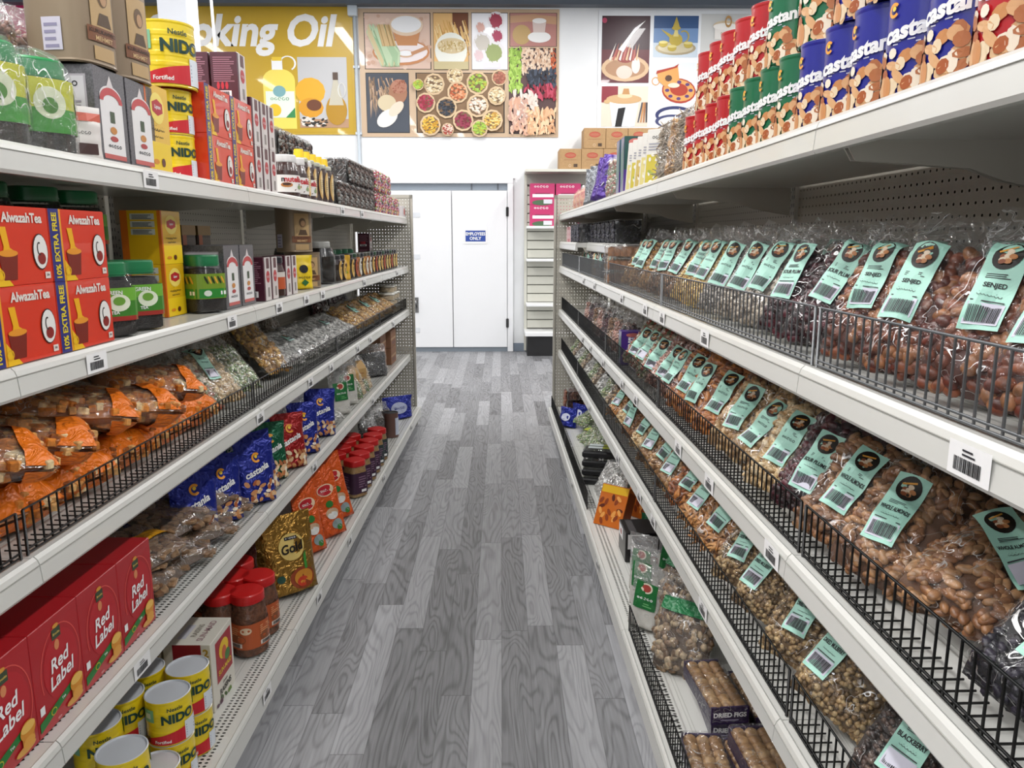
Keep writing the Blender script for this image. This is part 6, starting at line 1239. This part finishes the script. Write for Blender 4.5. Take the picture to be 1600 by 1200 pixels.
for i in range(2): place(inst('blb', lambda: pouch('snack_bag', .17, .14, .09, foil('1c2a8c', .3, .4), lambda A, w, h: A.ell(0, h*.5, w*.26, h*.2, mat('d0d4e8', .4), 2), 19)), 'RF', 5.50+.12*i, .0+.1*i, .0006, 40, 10, desc='small blue snack bag', cat='bag')
for i in range(5): place(inst(('brn', i % 2), lambda: clambox('senjed', .15, .07, .12, 11+i % 2, None)), 'RF', 5.78+.05*(i % 2), .03+.14*(i // 3), .0006+.075*(i % 3), desc='clear box of reddish fruit, %s, %s stack' % (('foot', 'middle', 'top')[i % 3], ('front', 'rear')[i//3]), cat='box')

# ================================================================== slatwall rack and cartons against the back wall
def slatrack():
    y = WY-.48; xa, zt = WP(821, 264, y); xb = xa+1.9; r = empty('slatwall_rack'); SM_ = mat('d9d8cc', .45)
    mb = MB(); z0 = .32; n = 16; st = (zt-.18-z0)/n
    for i in range(n): mb.cham(.04, 1.86, .40, .42, z0+st*i+.006, z0+st*(i+1)-.006, .004, SM_)
    mb.box(.03, 1.87, .43, .44, .1, zt-.02, mat('8f8d84', .6)); mb.build('slat_panel', r)
    for x in (0, 1.87):
        mb = MB(); mb.box(x, x+.035, .40, .46, .02, zt, SM_)
        mb.build('upright', r)
    mb = MB(); mb.box(0, 1.9, .0, .46, zt-.03, zt, SM_); mb.box(.03, 1.87, .38, .41, zt-.16, zt-.03, mat('bab9b0', .5)); mb.build('top_shelf', r)
    for py in (353, 405, 476):
        z = WP(840, py, y)[1]; mb = MB(); mb.cham(.02, 1.88, .05, .40, z-.03, z, .003, WHITE); mb.build('shelf', r)
    mb = MB(); mb.cham(.0, 1.9, -.02, .44, .26, .31, .004, WHITE); mb.build('base_shelf', r)
    mb = MB(); mb.box(.03, 1.87, .03, .42, 0, .26, mat('1a1a1c', .5)); mb.build('kick_box', r)
    r.location = (xa, y, 0); reg(r, '', 'rack', '', 0, None, 'white slatted rack against the back wall beside the door')
    z3 = WP(840, 353, y)[1]; xw = WP(829, 300, y+.08)[0]
    for k in range(2):
        for j in range(2):
            zc = z3+.001+.262*k; o = inst('pk', lambda: box('dessert_box', .31, .26, .2, mat('c4346c', .4), lambda A, w, h: [A.rect(-w*.4, h*.35, w*.45, h*.5, PAPER, 1), A.scrib(-w*.05, h*.85, w*.6, h*.12, PAPER, 2), A.ell(0, h*.1, w*.42, h*.13, mat('4c6a4c', .4), 2), A.rect(-w*.3, h*.5, w*.3, h*.55, mat('8c1c4c', .4), 2), A.rect(w*.05, h*.05, w*.4, h*.25, mat('dcdce4', .4), 3)], b=.001))
            o.location = (xw+.15+.325*j, y+.1, zc); o.rotation_euler = (0, 0, 0); reg(o, '', 'box', '', 0, 'pink dessert boxes on the slatted rack', 'pink dessert box, %s of the %s stack on slatted rack' % (('lower', 'upper')[k], ('nearer the door', 'second')[j]))
    # shipping cartons on top
    bw = WP(944, 240, y)[0]-WP(909.5, 240, y)[0]; bh = WP(900, 227.5, y)[1]-WP(900, 260, y)[1]; x0 = WP(874.5, 240, y)[0]; zb = zt+.001
    def carton():
        def art(A, w, h): A.ring(0, h*.68, w*.26, h*.14, w*.03, mat('b04030', .5), 1, 20); A.ell(0, h*.68, w*.22, h*.11, mat('b8604c', .5), 1); A.scrib(0, h*.68, w*.3, h*.1, CARD, 2); A.lines(-w*.3, h*.44, w*.3, h*.5, 1, mat('9c6c4c', .5), 1); A.rect(w*.15, h*.1, w*.33, h*.26, mat('4c3828', .5), 1); A.ring(-w*.02, h*.17, w*.06, h*.07, w*.02, mat('d0b494', .5), 1)
        return box('shipping_carton', bw*.985, bh*.985, .34, CARD, art, b=.003)
    for row, off, n in ((0, 0, 5), (1, bw*1.09, 4)):
        for i in range(n):
            o = inst('carton', carton); o.location = (x0+bw*(i+.5)+off, y+.03, zb+bh*row); o.rotation_euler = (0, 0, R(rn.uniform(-1, 1))); reg(o, '', 'box', '', 0, 'brown shipping cartons on the slatted rack', 'brown carton with red oval logo, %s from the door, %s row' % (ORD[i], ('lower', 'upper')[row]))
slatrack()
#@@END
finish_labels()
